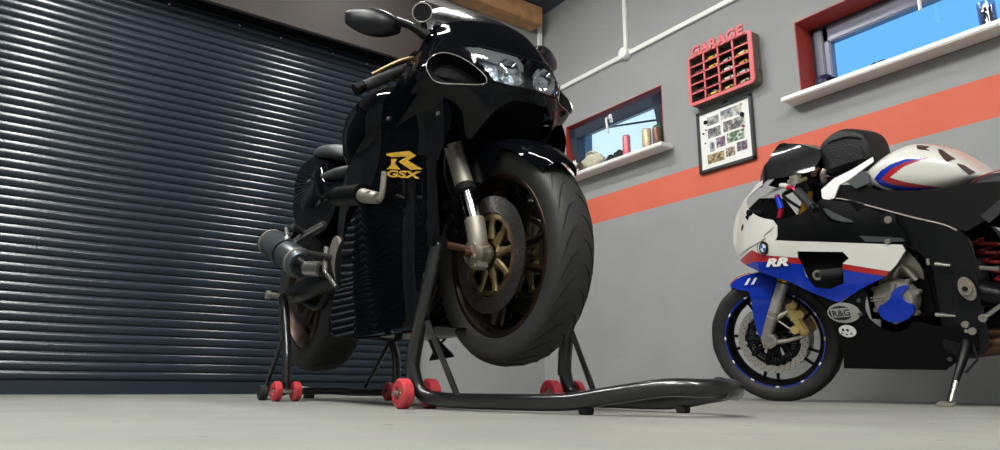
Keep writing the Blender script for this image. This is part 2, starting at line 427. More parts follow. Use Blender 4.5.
# windows
def window(n, w, tilt, fr, sash_mat):
    y0,y1,z0,z1 = w; D = {1: 0.115, 2: 0.165}[n]
    yc, zc = (y0+y1)/2, (z0+z1)/2
    mb = MB(); th = 0.006
    mb.box((X1+D/2, y1-th/2, zc), (D, th, z1-z0)); mb.box((X1+D/2, y0+th/2, zc), (D, th, z1-z0)); mb.box((X1+D/2, yc, z1-th/2), (D, y1-y0, th)); mb.box((X1+D/2, yc, z0+th/2), (D, y1-y0, th))
    root = struct(mb.build('window_%d' % n, 'reveal_red', flat=True))
    mb = MB(); fw_ = 0.035; x = X1+D+0.035
    for yy in (y0+fw_/2, y1-fw_/2): mb.box((x, yy, zc), (0.07, fw_, z1-z0), bev=0.003)
    for zz in (z0+fw_/2, z1-fw_/2): mb.box((x, yc, zz), (0.07, y1-y0, fw_), bev=0.003)
    mb.build('window_frame', fr, root)
    piv = Vector((X1+D+0.02, yc, z0+fw_)); R = Matrix.Rotation(-tilt, 3, 'Y')
    def tl(mb_):
        for v in mb_.bm.verts: v.co = R @ (v.co-piv)+piv
    a0,a1,b0,b1 = y0+fw_*0.7, y1-fw_*0.7, z0+fw_*0.8, z1-fw_*0.8; sw = {1: 0.085, 2: 0.098}[n]; xs = piv.x
    mb = MB()
    for yy in (a0+sw/2, a1-sw/2):
        mb.box((xs, yy, (b0+b1)/2), (0.065, sw, b1-b0), bev=0.006)
        if n == 2: mb.box((xs-0.01, yy+(0.012 if yy > yc else -0.012), (b0+b1)/2), (0.075, sw*0.55, b1-b0-0.02), bev=0.006)
    for zz in (b0+sw*0.3, b1-sw/2): mb.box((xs, (a0+a1)/2, zz), (0.065, a1-a0, sw if zz > zc else sw*0.6), bev=0.006)
    tl(mb); mb.build('sash', sash_mat, root)
    mb = MB(); mb.box((xs+0.005, (a0+a1)/2, (b0+b1)/2), (0.006, a1-a0-sw, b1-b0-sw)); tl(mb); mb.build('pane', 'glass', root)
    hy = {1: 3.66, 2: 1.42}[n]
    mb = MB(); mb.box((xs-0.04, hy, b1-sw/2), (0.016, 0.03, 0.066), bev=0.004)
    mb.tube([(xs-0.045, hy, b1-sw/2), (xs-0.085, hy, b1-sw/2+0.002), (xs-0.095, hy, b1-sw/2-0.02), (xs-0.098, hy+0.002, b1-sw/2-0.12)], 0.0095, smooth=5)
    tl(mb); mb.build('window_handle', 'pvc_white', root)
    return root
window(1, WL, math.radians(13), 'anthracite', 'anthracite')
window(2, WR, math.radians(0), 'anthracite', 'frame_grey')
def sill(n, y0, y1, zt, yi0, yi1):
    mb = MB(); mb.box((X1-0.067, (y0+y1)/2, zt-0.015), (0.126, y1-y0, 0.030), bev=0.006)
    mb.box((X1+0.08, (yi0+yi1)/2, zt-0.012), (0.17, yi1-yi0-0.014, 0.024))
    o = mb.build('trim_%d' % n, 'pvc_white'); return struct(o)
s1 = sill(2, 3.045, 4.30, 1.722, 3.13, 4.19)
s2 = sill(3, 0.60, 2.135, 1.722, 0.75, 2.08)
# ------------------------------------------------------------ wall shelf with toy cars
M['shelf_pink'] = mat('shelf_pink', (224,104,108), 0.5)
M['shelf_side'] = mat('shelf_side', (112,100,92), 0.6)
M['shelf_dark'] = mat('shelf_dark', (66,44,48), 0.7)
SX = 3.565; SY0, SY1, SZ0, SZ1 = 2.318, 2.826, 1.905, 2.262
sh = thing('display_shelf', 'pink-red wall shelf of small cells with cut-out letters on top', 'shelf', loc=(X1, (SY0+SY1)/2, SZ0))
def lo(x,y,z): return (x-X1, y-(SY0+SY1)/2, z-SZ0)
mb = MB()
def rr_box(mb, x0, x1, y0, y1, z0, z1, r, n=6):
    pts = []
    for (cy,cz,a0) in ((y1-r,z1-r,0),(y0+r,z1-r,PI/2),(y0+r,z0+r,PI),(y1-r,z0+r,1.5*PI)):
        for k in range(n+1):
            a = a0+k*PI/2/n; pts.append((cy+r*math.cos(a), cz+r*math.sin(a)))
    return pts
pts = rr_box(None,0,0,SY0,SY1,SZ0,SZ1,0.03)
def ring(mb, pts, xa, xb, shrink):
    cy = sum(p[0] for p in pts)/len(pts); cz = sum(p[1] for p in pts)/len(pts)
    inner = []
    for y,z in pts: inner.append((cy+(y-cy)*(1-shrink/((SY1-SY0)/2)), cz+(z-cz)*(1-shrink/((SZ1-SZ0)/2))))
    n = len(pts); rows = []
    for pp,x in ((pts,xa),(pts,xb),(inner,xb),(inner,xa)): rows.append([Vector(lo(x,y,z)) for y,z in pp])
    rows.append(rows[0]); mb.grid(rows, cv=True)
ring(mb, pts, SX+0.008, X1-0.002, 0.012)
mb.box(lo(X1-0.006,(SY0+SY1)/2,(SZ0+SZ1)/2), (0.008, SY1-SY0-0.02, SZ1-SZ0-0.02)); mb.build('shelf_box', 'shelf_side', sh)
ncol, nrow = 4, 5; iy0, iy1, iz0, iz1 = SY0+0.030, SY1-0.022, SZ0+0.022, SZ1-0.016
cw = (iy1-iy0)/ncol; ch = (iz1-iz0)/nrow
mb = MB()
n = len(pts)
# front plate: outer rim band
inner = [(min(max(y, iy0), iy1), min(max(z, iz0), iz1)) for y,z in pts]
mb.grid([[Vector(lo(x,y,z)) for y,z in pp] for pp,x in ((pts,SX+0.010),(pts,SX),(inner,SX),(inner,SX+0.010),(pts,SX+0.010))], cv=True)
for c in range(1, ncol): mb.box(lo(SX+0.005, iy0+c*cw, (iz0+iz1)/2), (0.010, 0.011, iz1-iz0+0.004))
for r in range(1, nrow): mb.box(lo(SX+0.005, (iy0+iy1)/2, iz0+r*ch), (0.010, iy1-iy0+0.004, 0.009))
mb.build('front_panel', 'shelf_pink', sh, flat=True)
mb = MB()
for c in range(1, ncol): mb.box(lo(SX+0.042, iy0+c*cw, (iz0+iz1)/2), (0.062, 0.006, iz1-iz0))
for r in range(1, nrow): mb.box(lo(SX+0.042, (iy0+iy1)/2, iz0+r*ch), (0.062, iy1-iy0, 0.005))
mb.build('divider', 'shelf_dark', sh, flat=True)
mb = MB(); text_mesh(mb, 'GARAGE', 0.096, lambda u,v,w: lo(SX+0.006-w, SY1-0.040-u*1.08, SZ1-0.010+v), bold=0.004, thick=0.012, space=1.02)
mb.build('sign_letters', 'shelf_pink', sh, flat=True)
mb = MB(); mb.cyl(lo(X1-0.03, SY0-0.008, SZ0+0.09), 0.008, 0.016, 'y', 12); mb.build('side_screw', 'steel', sh)
# toy cars (one kind, copied)
cars = [(2,1,'canary yellow',(232,196,60)),(2,2,'yellow taxi-like',(226,190,40)),(2,5,'amber yellow',(236,178,50)),(3,2,'silver grey',(190,190,188)),
        (3,3,'pale silver',(214,208,206)),(3,4,'white',(232,230,226)),(3,5,'light yellow',(226,200,110)),(4,2,'lemon yellow',(222,196,70)),
        (4,3,'orange yellow',(232,160,60)),(4,4,'pinkish silver',(208,190,190)),(4,5,'cream',(226,208,170)),(1,2,'dull red',(140,70,72)),(1,4,'dark maroon',(110,36,44))]
def toy_car_mesh():
    mb = MB(); L, W, H = 0.072, 0.026, 0.021
    superloft(mb, [(-L/2,0.005,0.009,W*0.36,4),(-L/2+0.004,0.003,0.012,W*0.47,4),(-0.012,0.003,0.0135,W*0.5,4),(0.016,0.003,0.013,W*0.5,4),(L/2-0.004,0.003,0.010,W*0.46,4),(L/2,0.004,0.008,W*0.36,4)], seg=12, sub=2)
    return mb
def toy_cabin():
    mb = MB(); superloft(mb, [(-0.024,0.011,0.0125,0.010,4),(-0.014,0.011,0.0205,0.0095,4),(0.006,0.011,0.0208,0.0095,4),(0.018,0.011,0.0125,0.010,4)], seg=12, sub=2); return mb
rowname = ['top','second','third','fourth','bottom']; colname = ['left','second','third','right']
cm = toy_car_mesh().build('toy_car', 'shelf_pink'); cb = toy_cabin().build('cabin', 'visor_black', cm)
wm = []
for sx in (-0.022, 0.022):
    for sy in (-0.0125, 0.0125):
        mb = MB(); mb.cyl((sx,sy,0.005), 0.005, 0.004, 'y', 10); wm.append(mb.build('wheel', 'rubber', cm))
for k,(c,r,nm,col) in enumerate(cars):
    if k == 0: o = cm
    else:
        o = cm.copy(); o.data = cm.data.copy(); C.objects.link(o)
        for ch_ in [cb]+wm:
            d = ch_.copy(); C.objects.link(d); d.parent = o
    o.data.materials.clear(); o.data.materials.append(mat('car_paint', col, 0.3, coat=0.6))
    yy = iy1-(c-0.5)*cw; zz = iz1-r*ch+0.0045
    o.location = (SX+0.024, yy, zz+0.0002); o.rotation_euler = (0, 0, PI/2+random.uniform(-0.25, 0.25)+(PI if k % 3 == 0 else 0)); o.scale = (1.2,1.2,1.55)
    tag(o, '%s toy car in the %s column, %s row of the pink shelf' % (nm, colname[c-1], rowname[r-1]), 'toy car', 'toy cars in the wall shelf')

# ------------------------------------------------------------ framed photo board
M['frame_dark'] = mat('frame_dark', (70,74,76), 0.35, 0.3)
M['board_white'] = mat('board_white', (240,240,236), 0.5)
pf = thing('photo_board', 'dark framed white board with rows of small photographs pinned on it', 'picture', loc=(X1-0.002, 2.612, 1.444))
PY0, PY1, PZ0, PZ1 = -0.213, 0.213, 0.0, 0.428
mb = MB(); fwid = 0.020
for yy in (PY0+fwid/2, PY1-fwid/2): mb.box((-0.013, yy, 0.214), (0.024, fwid, 0.428), bev=0.003)
for zz in (PZ0+fwid/2, PZ1-fwid/2): mb.box((-0.013, 0, zz), (0.024, 0.426, fwid), bev=0.003)
mb.build('picture_frame', 'frame_dark', pf)
mb = MB(); mb.box((-0.008, 0, 0.214), (0.010, 0.39, 0.392)); mb.build('board', 'board_white', pf)
def photo_mat(a, b, c, sc_=30):
    m = mat('photo', a, 0.4); nt = m.node_tree; bb = nt.nodes['Principled BSDF']; tc = nt.nodes['Texture Coordinate']
    n = nt.nodes.new('ShaderNodeTexNoise'); n.inputs['Scale'].default_value = sc_; n.inputs['Detail'].default_value = 4
    nt.links.new(tc.outputs['Object'], n.inputs['Vector'])
    r = nt.nodes.new('ShaderNodeValToRGB'); e = r.color_ramp.elements
    e[0].position = 0.36; e[0].color = (*s2l(a),1); e[1].position = 0.64; e[1].color = (*s2l(c),1); x = e.new(0.5); x.color = (*s2l(b),1)
    nt.links.new(n.outputs['Fac'], r.inputs[0]); nt.links.new(r.outputs[0], bb.inputs['Base Color']); return m
ph = [(.16,.40,.08,.24,(90,92,90),(140,140,138),(190,192,190)),(.44,.86,.05,.22,(90,96,130),(170,170,160),(220,222,215)),
      (.16,.42,.30,.48,(60,62,62),(120,122,122),(190,190,190)),(.48,.90,.27,.46,(70,72,70),(120,120,116),(200,200,198)),
      (.18,.28,.56,.74,(70,74,90),(140,140,150),(220,220,220)),(.32,.50,.52,.70,(70,76,110),(130,90,110),(180,180,190)),(.54,.88,.50,.68,(60,90,60),(100,130,100),(215,220,215)),
      (.12,.46,.78,.95,(90,70,60),(140,120,80),(190,175,140)),(.50,.68,.76,.92,(80,60,54),(140,120,110),(205,195,185)),(.72,.92,.72,.88,(66,60,80),(110,80,90),(150,150,165))]
for k,(u0,u1,v0,v1,a,b,c) in enumerate(ph):
    mb = MB(); y0_, y1_ = PY1-0.022-u0*0.38, PY1-0.022-u1*0.38; z0_, z1_ = PZ1-0.024-v0*0.37, PZ1-0.024-v1*0.37
    mb.box((-0.0140, (y0_+y1_)/2, (z0_+z1_)/2), (0.0012, abs(y1_-y0_), abs(z1_-z0_)))
    mb.build('photograph', photo_mat(a,b,c,30+3*k), pf, flat=True)
for (u,v,r,m_) in ((.13,.16,.0145,'matt_black'),(.87,.25,.0145,'matt_black'),(.87,.06,.006,'steel'),(.88,.47,.008,'dark_red'),(.07,.36,.006,'matt_black'),(.13,.31,.005,'matt_black'),(.10,.55,.005,'steel')):
    mb = MB(); mb.cyl((-0.018, PY1-0.022-u*0.38, PZ1-0.024-v*0.37), r, 0.008, 'x', 14); mb.build('round_magnet', m_, pf)
mb = MB(); mb.box((-0.012, -0.02, 0.436), (0.02, 0.035, 0.018), bev=0.004); mb.build('hanging_clip', 'matt_black', pf)

# ------------------------------------------------------------ things on the sills
ZS = 1.7223
M['can_pink'] = mat('can_pink', (222,122,134), 0.35, 0.2, noise=0.35, nscale=60)
M['can_cream'] = mat('can_cream', (214,196,160), 0.4, 0.3, noise=0.2, nscale=30)
M['can_brown'] = mat('can_brown', (120,84,70), 0.4, 0.3, noise=0.3, nscale=40)
M['bag_cream'] = mat('bag_cream', (206,200,176), 0.7, noise=0.2, nscale=30, bump=(60,0.9))
M['lid_green'] = mat('lid_green', (30,96,58), 0.5)
def can(name, x, y, r, h, m, label, lid='steel'):
    t = thing(name, label, 'can', loc=(x, y, ZS))
    mb = MB(); mb.lathe([(0.0001,0.001),(r*0.85,0.0),(r*0.9,0.004),(r,0.012),(r,h-0.014),(r*0.86,h-0.004)], (0,0,0), 'z', 24); mb.build('can_body', m, t)
    mb = MB(); mb.lathe([(r*0.86,h-0.005),(r*0.88,h),(r*0.82,h),(r*0.8,h-0.004),(0.0001,h-0.005)], (0,0,0), 'z', 24); mb.build('can_top', lid, t)
    return t
can('drink_can', 3.575, 3.425, 0.029, 0.162, 'can_pink', 'pink and red drink can standing on the left window sill')
can('storage_tin', 3.575, 3.225, 0.034, 0.150, 'can_cream', 'cream tin on the left sill, wider than the pink can')
can('storage_tin', 3.60, 3.155, 0.030, 0.150, 'can_brown', 'brown tin at the right end of the left sill, next to the cream tin')
mb = MB(); mb.box((3.645, 3.18, ZS+0.095), (0.035, 0.07, 0.19), bev=0.008); tag(mb.build('green_box', 'lid_green'), 'small dark green box behind the two tins on the left sill', 'box')
t = thing('cream_bag', 'crumpled cream bag lying on the left window sill', 'bag', loc=(3.585, 3.80, ZS))
mb = MB()
rows = []
for i in range(13):
    th = PI*i/12; th = min(max(th,0.01),PI-0.01); row = []
    for k in range(22):
        a = 2*PI*k/22; rr_ = 1+0.13*math.sin(3*a+2*i)+0.09*math.sin(7*a+i*1.7)
        row.append(Vector((0.045*rr_*math.sin(th)*math.cos(a), 0.115*rr_*math.sin(th)*math.sin(a), 0.062+0.062*math.cos(th)*(1+0.12*math.sin(5*a)))))
    rows.append(row)
mb.grid(rows, cv=True); mb.build('bag_body', 'bag_cream', t, ang=80)
mb = MB(); mb.tube([(0.0,-0.06,0.112),(-0.02,-0.02,0.135),(-0.03,0.03,0.128),(-0.01,0.06,0.11)], 0.008, smooth=4); mb.build('bag_fold', 'bag_cream', t)
t = thing('brass_ornament', 'small round brass-coloured ornament in front of the cream bag', 'ornament', loc=(3.532, 3.90, ZS))
mb = MB(); mb.lathe([(0.0001,0.012),(0.030,0.012),(0.032,0.0),(0.030,-0.006),(0.024,-0.006)], (0,0,0.036), 'x', 24); mb.box((0.004,0,0.004),(0.024,0.028,0.008), bev=0.003); mb.build('ornament_ring', 'gold', t)
mb = MB(); mb.cyl((-0.003,0,0.036), 0.025, 0.004, 'x', 20); mb.build('ornament_face', 'brown_pad', t)
t = thing('white_figurine', 'small white animal-shaped figurine at the left end of the sill', 'figurine', loc=(3.56, 4.01, ZS))
mb = MB(); mb.ball((0,0,0.034), 0.034, 14, sx=0.8, sy=1.2); mb.ball((0,-0.022,0.084), 0.022, 12); mb.ball((0,-0.045,0.080), 0.011, 10)
mb.tube([(0,-0.03,0.098),(0,-0.034,0.118)], [0.006,0.002]); mb.tube([(0,-0.012,0.10),(0,-0.008,0.122)], [0.006,0.002]); mb.tube([(0,0.03,0.03),(0,0.055,0.05),(0,0.058,0.075)], [0.008,0.006,0.003], smooth=4)
mb.build('figure_body', 'pvc_white', t)
mb = MB(); mb.box((3.54, 3.93, ZS+0.013), (0.04,0.075,0.026), bev=0.008); tag(mb.build('white_case', 'pvc_white'), 'low white case between the figurine and the cream bag', 'case')
# a row of dark plastic parts left on the sill
t = thing('black_strap', 'bundle of dark straps lying on the left sill beside the pink can', 'strap', loc=(3.60, 3.575, ZS))
for k in range(7):
    mb = MB(); y = 0.075-k*0.031; h = 0.03+0.016*math.sin(k*1.9)+0.004*k
    mb.tube([(-0.02, y+0.03, 0.012),(0.0, y+0.015, h+0.012),(0.005, y-0.015, h+0.006),(-0.01, y-0.03, 0.012)], 0.0115, seg=8, smooth=5)
    mb.build('strap_loop', 'nylon', t)
mb = MB(); mb.box((0.0,-0.02,0.055),(0.03,0.05,0.03), bev=0.006, R=Matrix.Rotation(0.4,3,'X')); mb.build('buckle', 'satin_black', t)
# right sill
t = thing('navy_cap', 'dark navy cap-shaped object at the left end of the right sill', 'cap', loc=(3.57, 1.885, ZS))
mb = MB(); mb.lathe([(0.052,0.0),(0.052,0.012),(0.047,0.034),(0.032,0.052),(0.012,0.060),(0.0001,0.061)], (0,0,0), 'z', 24); mb.build('crown', mat('navy', (22,28,66), 0.45), t)
mb = MB(); mb.lathe([(0.050,0.0),(0.085,0.004),(0.084,0.010),(0.050,0.012)], (0,0,0), 'z', 16, a0=-0.9+1.5*PI, a1=0.9+1.5*PI); mb.build('peak', 'satin_black', t)
t = thing('sunglasses', 'dark wraparound glasses lying on the right sill', 'glasses', loc=(3.60, 1.60, ZS))
mb = MB()
mb.plate(chaikin([(-0.06,0.002),(-0.05,0.030),(-0.01,0.034),(0.0,0.022),(0.01,0.034),(0.05,0.030),(0.06,0.002),(0.02,0.001),(0.0,0.012),(-0.02,0.001)],1), lambda u,v: (-0.02+u*u*6, u, v+0.002), 0.003, 0.01); mb.build('lens_shield', 'visor_black', t)
for s_ in (-1,1):
    mb = MB(); mb.tube([(0.0,s_*0.058,0.026),(0.05,s_*0.06,0.022),(0.065,s_*0.055,0.006)], 0.003, seg=6, smooth=4); mb.build('temple_arm', 'satin_black', t)
t = thing('glass_jar', 'clear glass jar of small mixed hardware on the right sill', 'jar', loc=(3.585, 1.085, ZS))
mb = MB(); mb.lathe([(0.0001,0.003),(0.036,0.003),(0.038,0.010),(0.038,0.125),(0.036,0.127),(0.035,0.012),(0.0001,0.010)], (0,0,0), 'z', 32); mb.build('jar_wall', 'jar_glass', t)
bits = MB(); rnd = random.Random(3)
for k in range(90):
    a = rnd.uniform(0,2*PI); r = rnd.uniform(0.004,0.025); z = 0.020+0.085*rnd.random()
    bits.mi = rnd.randrange(3)
    d = Vector((rnd.uniform(-1,1),rnd.uniform(-1,1),rnd.uniform(-1,1))).normalized()*0.009
    c = Vector((r*math.cos(a), r*math.sin(a), z)); bits.tube([c-d, c+d], rnd.uniform(0.003,0.006), seg=6)
o = bits.build('small_hardware', ['steel','brown_pad','frame_dark'], t); o['kind'] = 'stuff'
# cable outside the left window
mb = MB(); mb.tube([(5.6, 8.5, 3.52),(5.6, 6.8, 3.30),(5.6, 5.0, 2.98),(5.6, 3.0, 2.52)], 0.012, seg=8, smooth=4)
tag(mb.build('overhead_cable', 'matt_black'), 'thin dark cable crossing the sky outside the left window', 'cable')

# ------------------------------------------------------------ paddock stands
def wheel_unit(parent, c, r, w, name='castor_wheel', m='red_wheel'):
    mb = MB(); mb.lathe([(r*0.42,-w/2),(r*0.86,-w/2),(r,-w/2+0.005),(r,w/2-0.005),(r*0.86,w/2),(r*0.42,w/2),(r*0.36,w/2-0.006),(r*0.36,-w/2+0.006),(r*0.42,-w/2)], c, 'x', 32)
    mb.lathe([(r*0.60,-w/2-0.0006),(r*0.62,-w/2-0.0006),(r*0.7,-w/2+0.0005)], c, 'x', 32)
    o = mb.build(name, m, parent)
    mb = MB(); mb.cyl(c, r*0.38, w*0.7, 'x', 18); mb.cyl(c, r*0.16, w*1.15, 'x', 12); mb.build('wheel_hub', 'steel' if m == 'red_wheel' else 'rubber', o); return o
fs = thing('front_paddock_stand', 'black tubular paddock stand with red wheels lifting the front wheel of the black motorcycle', 'paddock stand', loc=(1.12, 1.55, FL))
def F(x,y,z): return (x-1.12, y-1.55, z-FL)
WR_ = 0.040
for x,y_ in ((0.892,1.70), (0.975,1.70), (1.322,1.60), (1.410,1.60)): wheel_unit(fs, F(x,y_,FL+WR_), WR_, 0.032)
zz = FL+0.024
mb = MB()
rail = [F(0.925,1.715,0.12),F(0.938,1.69,0.052),F(0.965,1.63,zz+0.002),F(1.0,1.45,zz),F(1.06,1.24,zz+0.003),F(1.10,1.13,0.049),F(1.16,1.03,0.066),F(1.21,0.975,0.066),F(1.28,0.955,0.066),F(1.345,0.99,0.062),F(1.375,1.08,0.050),F(1.375,1.20,zz+0.003),F(1.388,1.40,zz),F(1.388,1.53,zz+0.002),F(1.380,1.585,0.052),F(1.372,1.60,0.12)]
mb.tube(rail, 0.0195, seg=14, smooth=8); mb.build('base_frame', 'stand_black', fs)
mb = MB(); mb.tube([F(1.25,0.958,0.066),F(1.345,0.99,0.062)], 0.0235, seg=14); mb.build('handle_grip', 'stand_black', fs)
for s_,xb,xt,yb_ in ((-1,0.925,0.885,1.715),(1,1.372,1.356,1.60)):
    mb = MB(); mb.tube([F(xb,yb_,0.10),F(xb-0.002*s_,yb_-0.008,0.16),F((xb+xt)/2,(yb_+1.53)/2,0.27),F(xt,1.535,0.40),F(xt,1.53,0.425)], [0.0205,0.0205,0.0195,0.0185,0.0185], seg=14, smooth=6); mb.build('upright', 'stand_black', fs)
    mb = MB(); mb.box(F(xt-0.0*s_,1.528,0.430), (0.046,0.034,0.030), bev=0.004); mb.build('head_block', 'satin_black', fs)
    mb = MB(); mb.tube([F(xt+0.02*-s_,1.526,0.426),F(1.12+s_*0.125,1.526,0.420)], 0.0095, seg=12); mb.build('lifting_pin', 'axle_rust', fs)
    mb = MB(); mb.tube([F(*((0.914,1.62,0.235) if s_ < 0 else (1.366,1.56,0.23))),F(*((0.982,1.57,zz+0.012) if s_ < 0 else (1.392,1.49,zz+0.012)))], 0.0085, seg=10); mb.build('brace_tube', 'stand_black', fs)
    mb = MB(); mb.tube([F(xb-0.06,yb_-0.01,FL+WR_),F(xb+0.06,yb_-0.01,FL+WR_)], 0.008, seg=10); mb.build('wheel_axle', 'steel', fs)
for (x,y) in ((1.083,1.19),(1.372,1.16)):
    mb = MB(); mb.box(F(x,y,FL+0.009), (0.030,0.024,0.018), bev=0.003); mb.build('rubber_foot', 'rubber', fs)

rs = thing('rear_paddock_stand', 'black paddock stand with red wheels under the rear wheel of the black motorcycle', 'paddock stand', loc=(1.12, 2.75, FL))
def G(x,y,z): return (x-1.12, y-2.75, z-FL)
WR2 = 0.037
for x in (0.855, 0.928, 1.315, 1.388): wheel_unit(rs, G(x,2.63,FL+WR2), WR2, 0.028)
mb = MB(); rail = [G(0.892,2.64,0.12),G(0.895,2.65,0.055),G(0.905,2.72,0.040),G(0.93,2.95,0.036),G(0.97,3.15,0.040),G(1.02,3.27,0.046),G(1.12,3.32,0.048),G(1.22,3.27,0.046),G(1.28,3.15,0.040),G(1.32,2.95,0.036),G(1.345,2.72,0.040),G(1.352,2.65,0.055),G(1.352,2.64,0.12)]
mb.tube(rail, 0.016, seg=12, smooth=7); mb.build('base_frame', 'stand_black', rs)
mb = MB(); mb.tube([G(0.915,2.80,0.042),G(1.33,2.80,0.042)], 0.013, seg=12); mb.build('cross_tube', 'stand_black', rs)
for s_,xb,xt in ((-1,0.892,0.905),(1,1.352,1.335)):
    mb = MB(); mb.tube([G(xb,2.64,0.10),G(xb,2.66,0.2),G(xt,2.76,0.36),G(xt,2.80,0.418)], 0.0175, seg=14, smooth=6); mb.build('upright', 'stand_black', rs)
    mb = MB(); mb.tube([G(xb,2.70,0.26),G(xb+0.012*s_*-1,2.92,0.05)], 0.009, seg=10); mb.build('brace_tube', 'stand_black', rs)
    mb = MB(); mb.tube([G(xt+s_*0.055,2.80,0.418),G(xt,2.80,0.418)], 0.011, seg=12); mb.tube([G(xt+s_*0.052,2.80,0.418),G(xt+s_*0.066,2.80,0.418)], 0.018, seg=12); mb.build('adjuster_knob', 'alu_dull', rs)
    mb = MB(); mb.tube([G(xt,2.80,0.418),G(xt-s_*0.045,2.80,0.420)], 0.010, seg=12); mb.box(G(xt-s_*0.05,2.80,0.423),(0.022,0.030,0.034), bev=0.003); mb.build('lifting_hook', 'steel', rs)
    mb = MB(); mb.tube([G(xb-0.05,2.63,FL+WR2),G(xb+0.05,2.63,FL+WR2)], 0.007, seg=10); mb.build('wheel_axle', 'steel', rs)
wheel_unit(rs, G(0.875,2.86,FL+0.03), 0.030, 0.03, 'black_castor', 'rubber')
mb = MB(); mb.box(G(1.20,3.22,FL+0.014),(0.04,0.04,0.028), bev=0.003); mb.build('rubber_foot', 'rubber', rs)
# ------------------------------------------------------------ wheels (local: axle along y)
def make_tyre(parent, c, R, w, name='tyre', grooves=True, seg=96, groove_n=30, R_=None):
    rb = 0.2165; prof = []
    hw = w/2
    prof += [(rb-0.004, -hw*0.62), (rb+0.010, -hw*0.78), (rb+0.028, -hw*0.93)]
    n = 16
    H = R-(rb+0.045)
    for k in range(n+1):
        a = -PI/2+PI*k/n
        prof.append((rb+0.045+H*max(0.0, math.cos(a))**0.62 if abs(math.cos(a)) > 1e-6 else rb+0.045, hw*math.sin(a)))
    prof += [(rb+0.028, hw*0.93), (rb+0.010, hw*0.78), (rb-0.004, hw*0.62)]
    mb = MB(); mb.lathe(prof, c, 'y', seg)
    if grooves:
        mb.mi = 1
        def crown(y):
            s_ = min(1.0, abs(y)/hw); return rb+0.045+H*math.cos(math.asin(s_))**0.62
        for k in range(groove_n):
            a0 = 2*PI*k/groove_n
            for sgn, da in ((1,0.0),(-1,PI/groove_n)):
                pts = []
                for q in range(8):
                    f = q/7; y = sgn*hw*(0.10+0.78*f); a = a0+da-0.30*f+0.08*math.sin(PI*f); r = crown(y)+0.0002
                    pts.append(Vector(c)+Vector((r*math.cos(a), y, r*math.sin(a))))
                mb.tube(pts, [0.0006,0.0018,0.0021,0.0018,0.0006], seg=5)
    return mb.build(name, ['tyre' if R > 0.25 else 'rubber', 'groove'], parent, ang=50)
def make_rim(c, w, m, name, parent=None, spokes=3, double=True, lip_mat=None, R=0.2165):
    mb = MB(); hw = w/2; rb = R
    mb.lathe([(rb+0.006,-hw),(rb+0.010,-hw+0.004),(rb-0.004,-hw+0.010),(rb-0.010,-hw*0.6),(rb-0.013,-hw*0.25),(rb-0.013,hw*0.25),(rb-0.010,hw*0.6),(rb-0.004,hw-0.010),(rb+0.010,hw-0.004),(rb+0.006,hw),
              (rb-0.004,hw-0.001),(rb-0.010,hw-0.012),(rb-0.018,hw*0.3),(rb-0.019,0),(rb-0.018,-hw*0.3),(rb-0.010,-hw+0.012),(rb-0.004,-hw+0.001),(rb+0.006,-hw)], c, 'y', 96)
    mb.lathe([(0.018,-0.05),(0.042,-0.048),(0.046,-0.02),(0.046,0.02),(0.042,0.048),(0.018,0.05)], c, 'y', 32)
    for k in range(spokes):
        a = 2*PI*k/spokes-0.09
        if double:
            for s_ in (-1,1):
                p0 = (0.036*math.cos(a+s_*0.9), 0, 0.036*math.sin(a+s_*0.9)); pm = (0.10*math.cos(a+s_*0.34), 0, 0.10*math.sin(a+s_*0.34)); p1 = ((rb-0.022)*math.cos(a+s_*0.25), 0, (rb-0.022)*math.sin(a+s_*0.25))
                mb2 = MB(); mb2.tube([p0,pm,p1], [0.017,0.011,0.015], seg=10, smooth=5)
                for v in mb2.bm.verts: v.co = Vector((v.co.x, v.co.y*1.3, v.co.z))+Vector(c)
                mb.merge(mb2.bm)
            # webs joining the two arms of one spoke
            for rr_ in (0.155,):
                mb.box((c[0]+rr_*math.cos(a), c[1], c[2]+rr_*math.sin(a)), (0.016,0.022,0.07), R=Matrix.Rotation(-a,3,'Y'))
        else:
            for s_ in (-0.16, 0.16):
                p0 = (0.040*math.cos(a+s_*1.6), 0, 0.040*math.sin(a+s_*1.6)); p1 = ((rb-0.018)*math.cos(a+s_), 0, (rb-0.018)*math.sin(a+s_))
                mb2 = MB(); mb2.tube([p0,p1], [0.010,0.0075], seg=8)
                for v in mb2.bm.verts: v.co = Vector((v.co.x, v.co.y*1.4, v.co.z))+Vector(c)
                mb.merge(mb2.bm)
    return mb.build(name, m, parent, ang=40)
def make_disc(parent, c, y, r0, r1, m='rotor', name='brake_disc', holes=36):
    c2 = (c[0], c[1]+y, c[2]); mb = MB()
    mb.lathe([(r0,-0.0025),(r1,-0.0025),(r1,0.0025),(r0,0.0025),(r0,-0.0025)], c2, 'y', 72)
    mb.mi = 1; s_ = 1 if y > 0 else -1
    for k in range(holes):
        for q,rr_ in enumerate((r0+(r1-r0)*0.25, r0+(r1-r0)*0.55, r0+(r1-r0)*0.85)):
            a = 2*PI*(k+q*0.33)/holes; mb.cyl((c2[0]+rr_*math.cos(a), c2[1]+s_*0.0024, c2[2]+rr_*math.sin(a)), 0.0028, 0.0012, 'y', 6)
    return mb.build(name, [m,'groove'], parent)
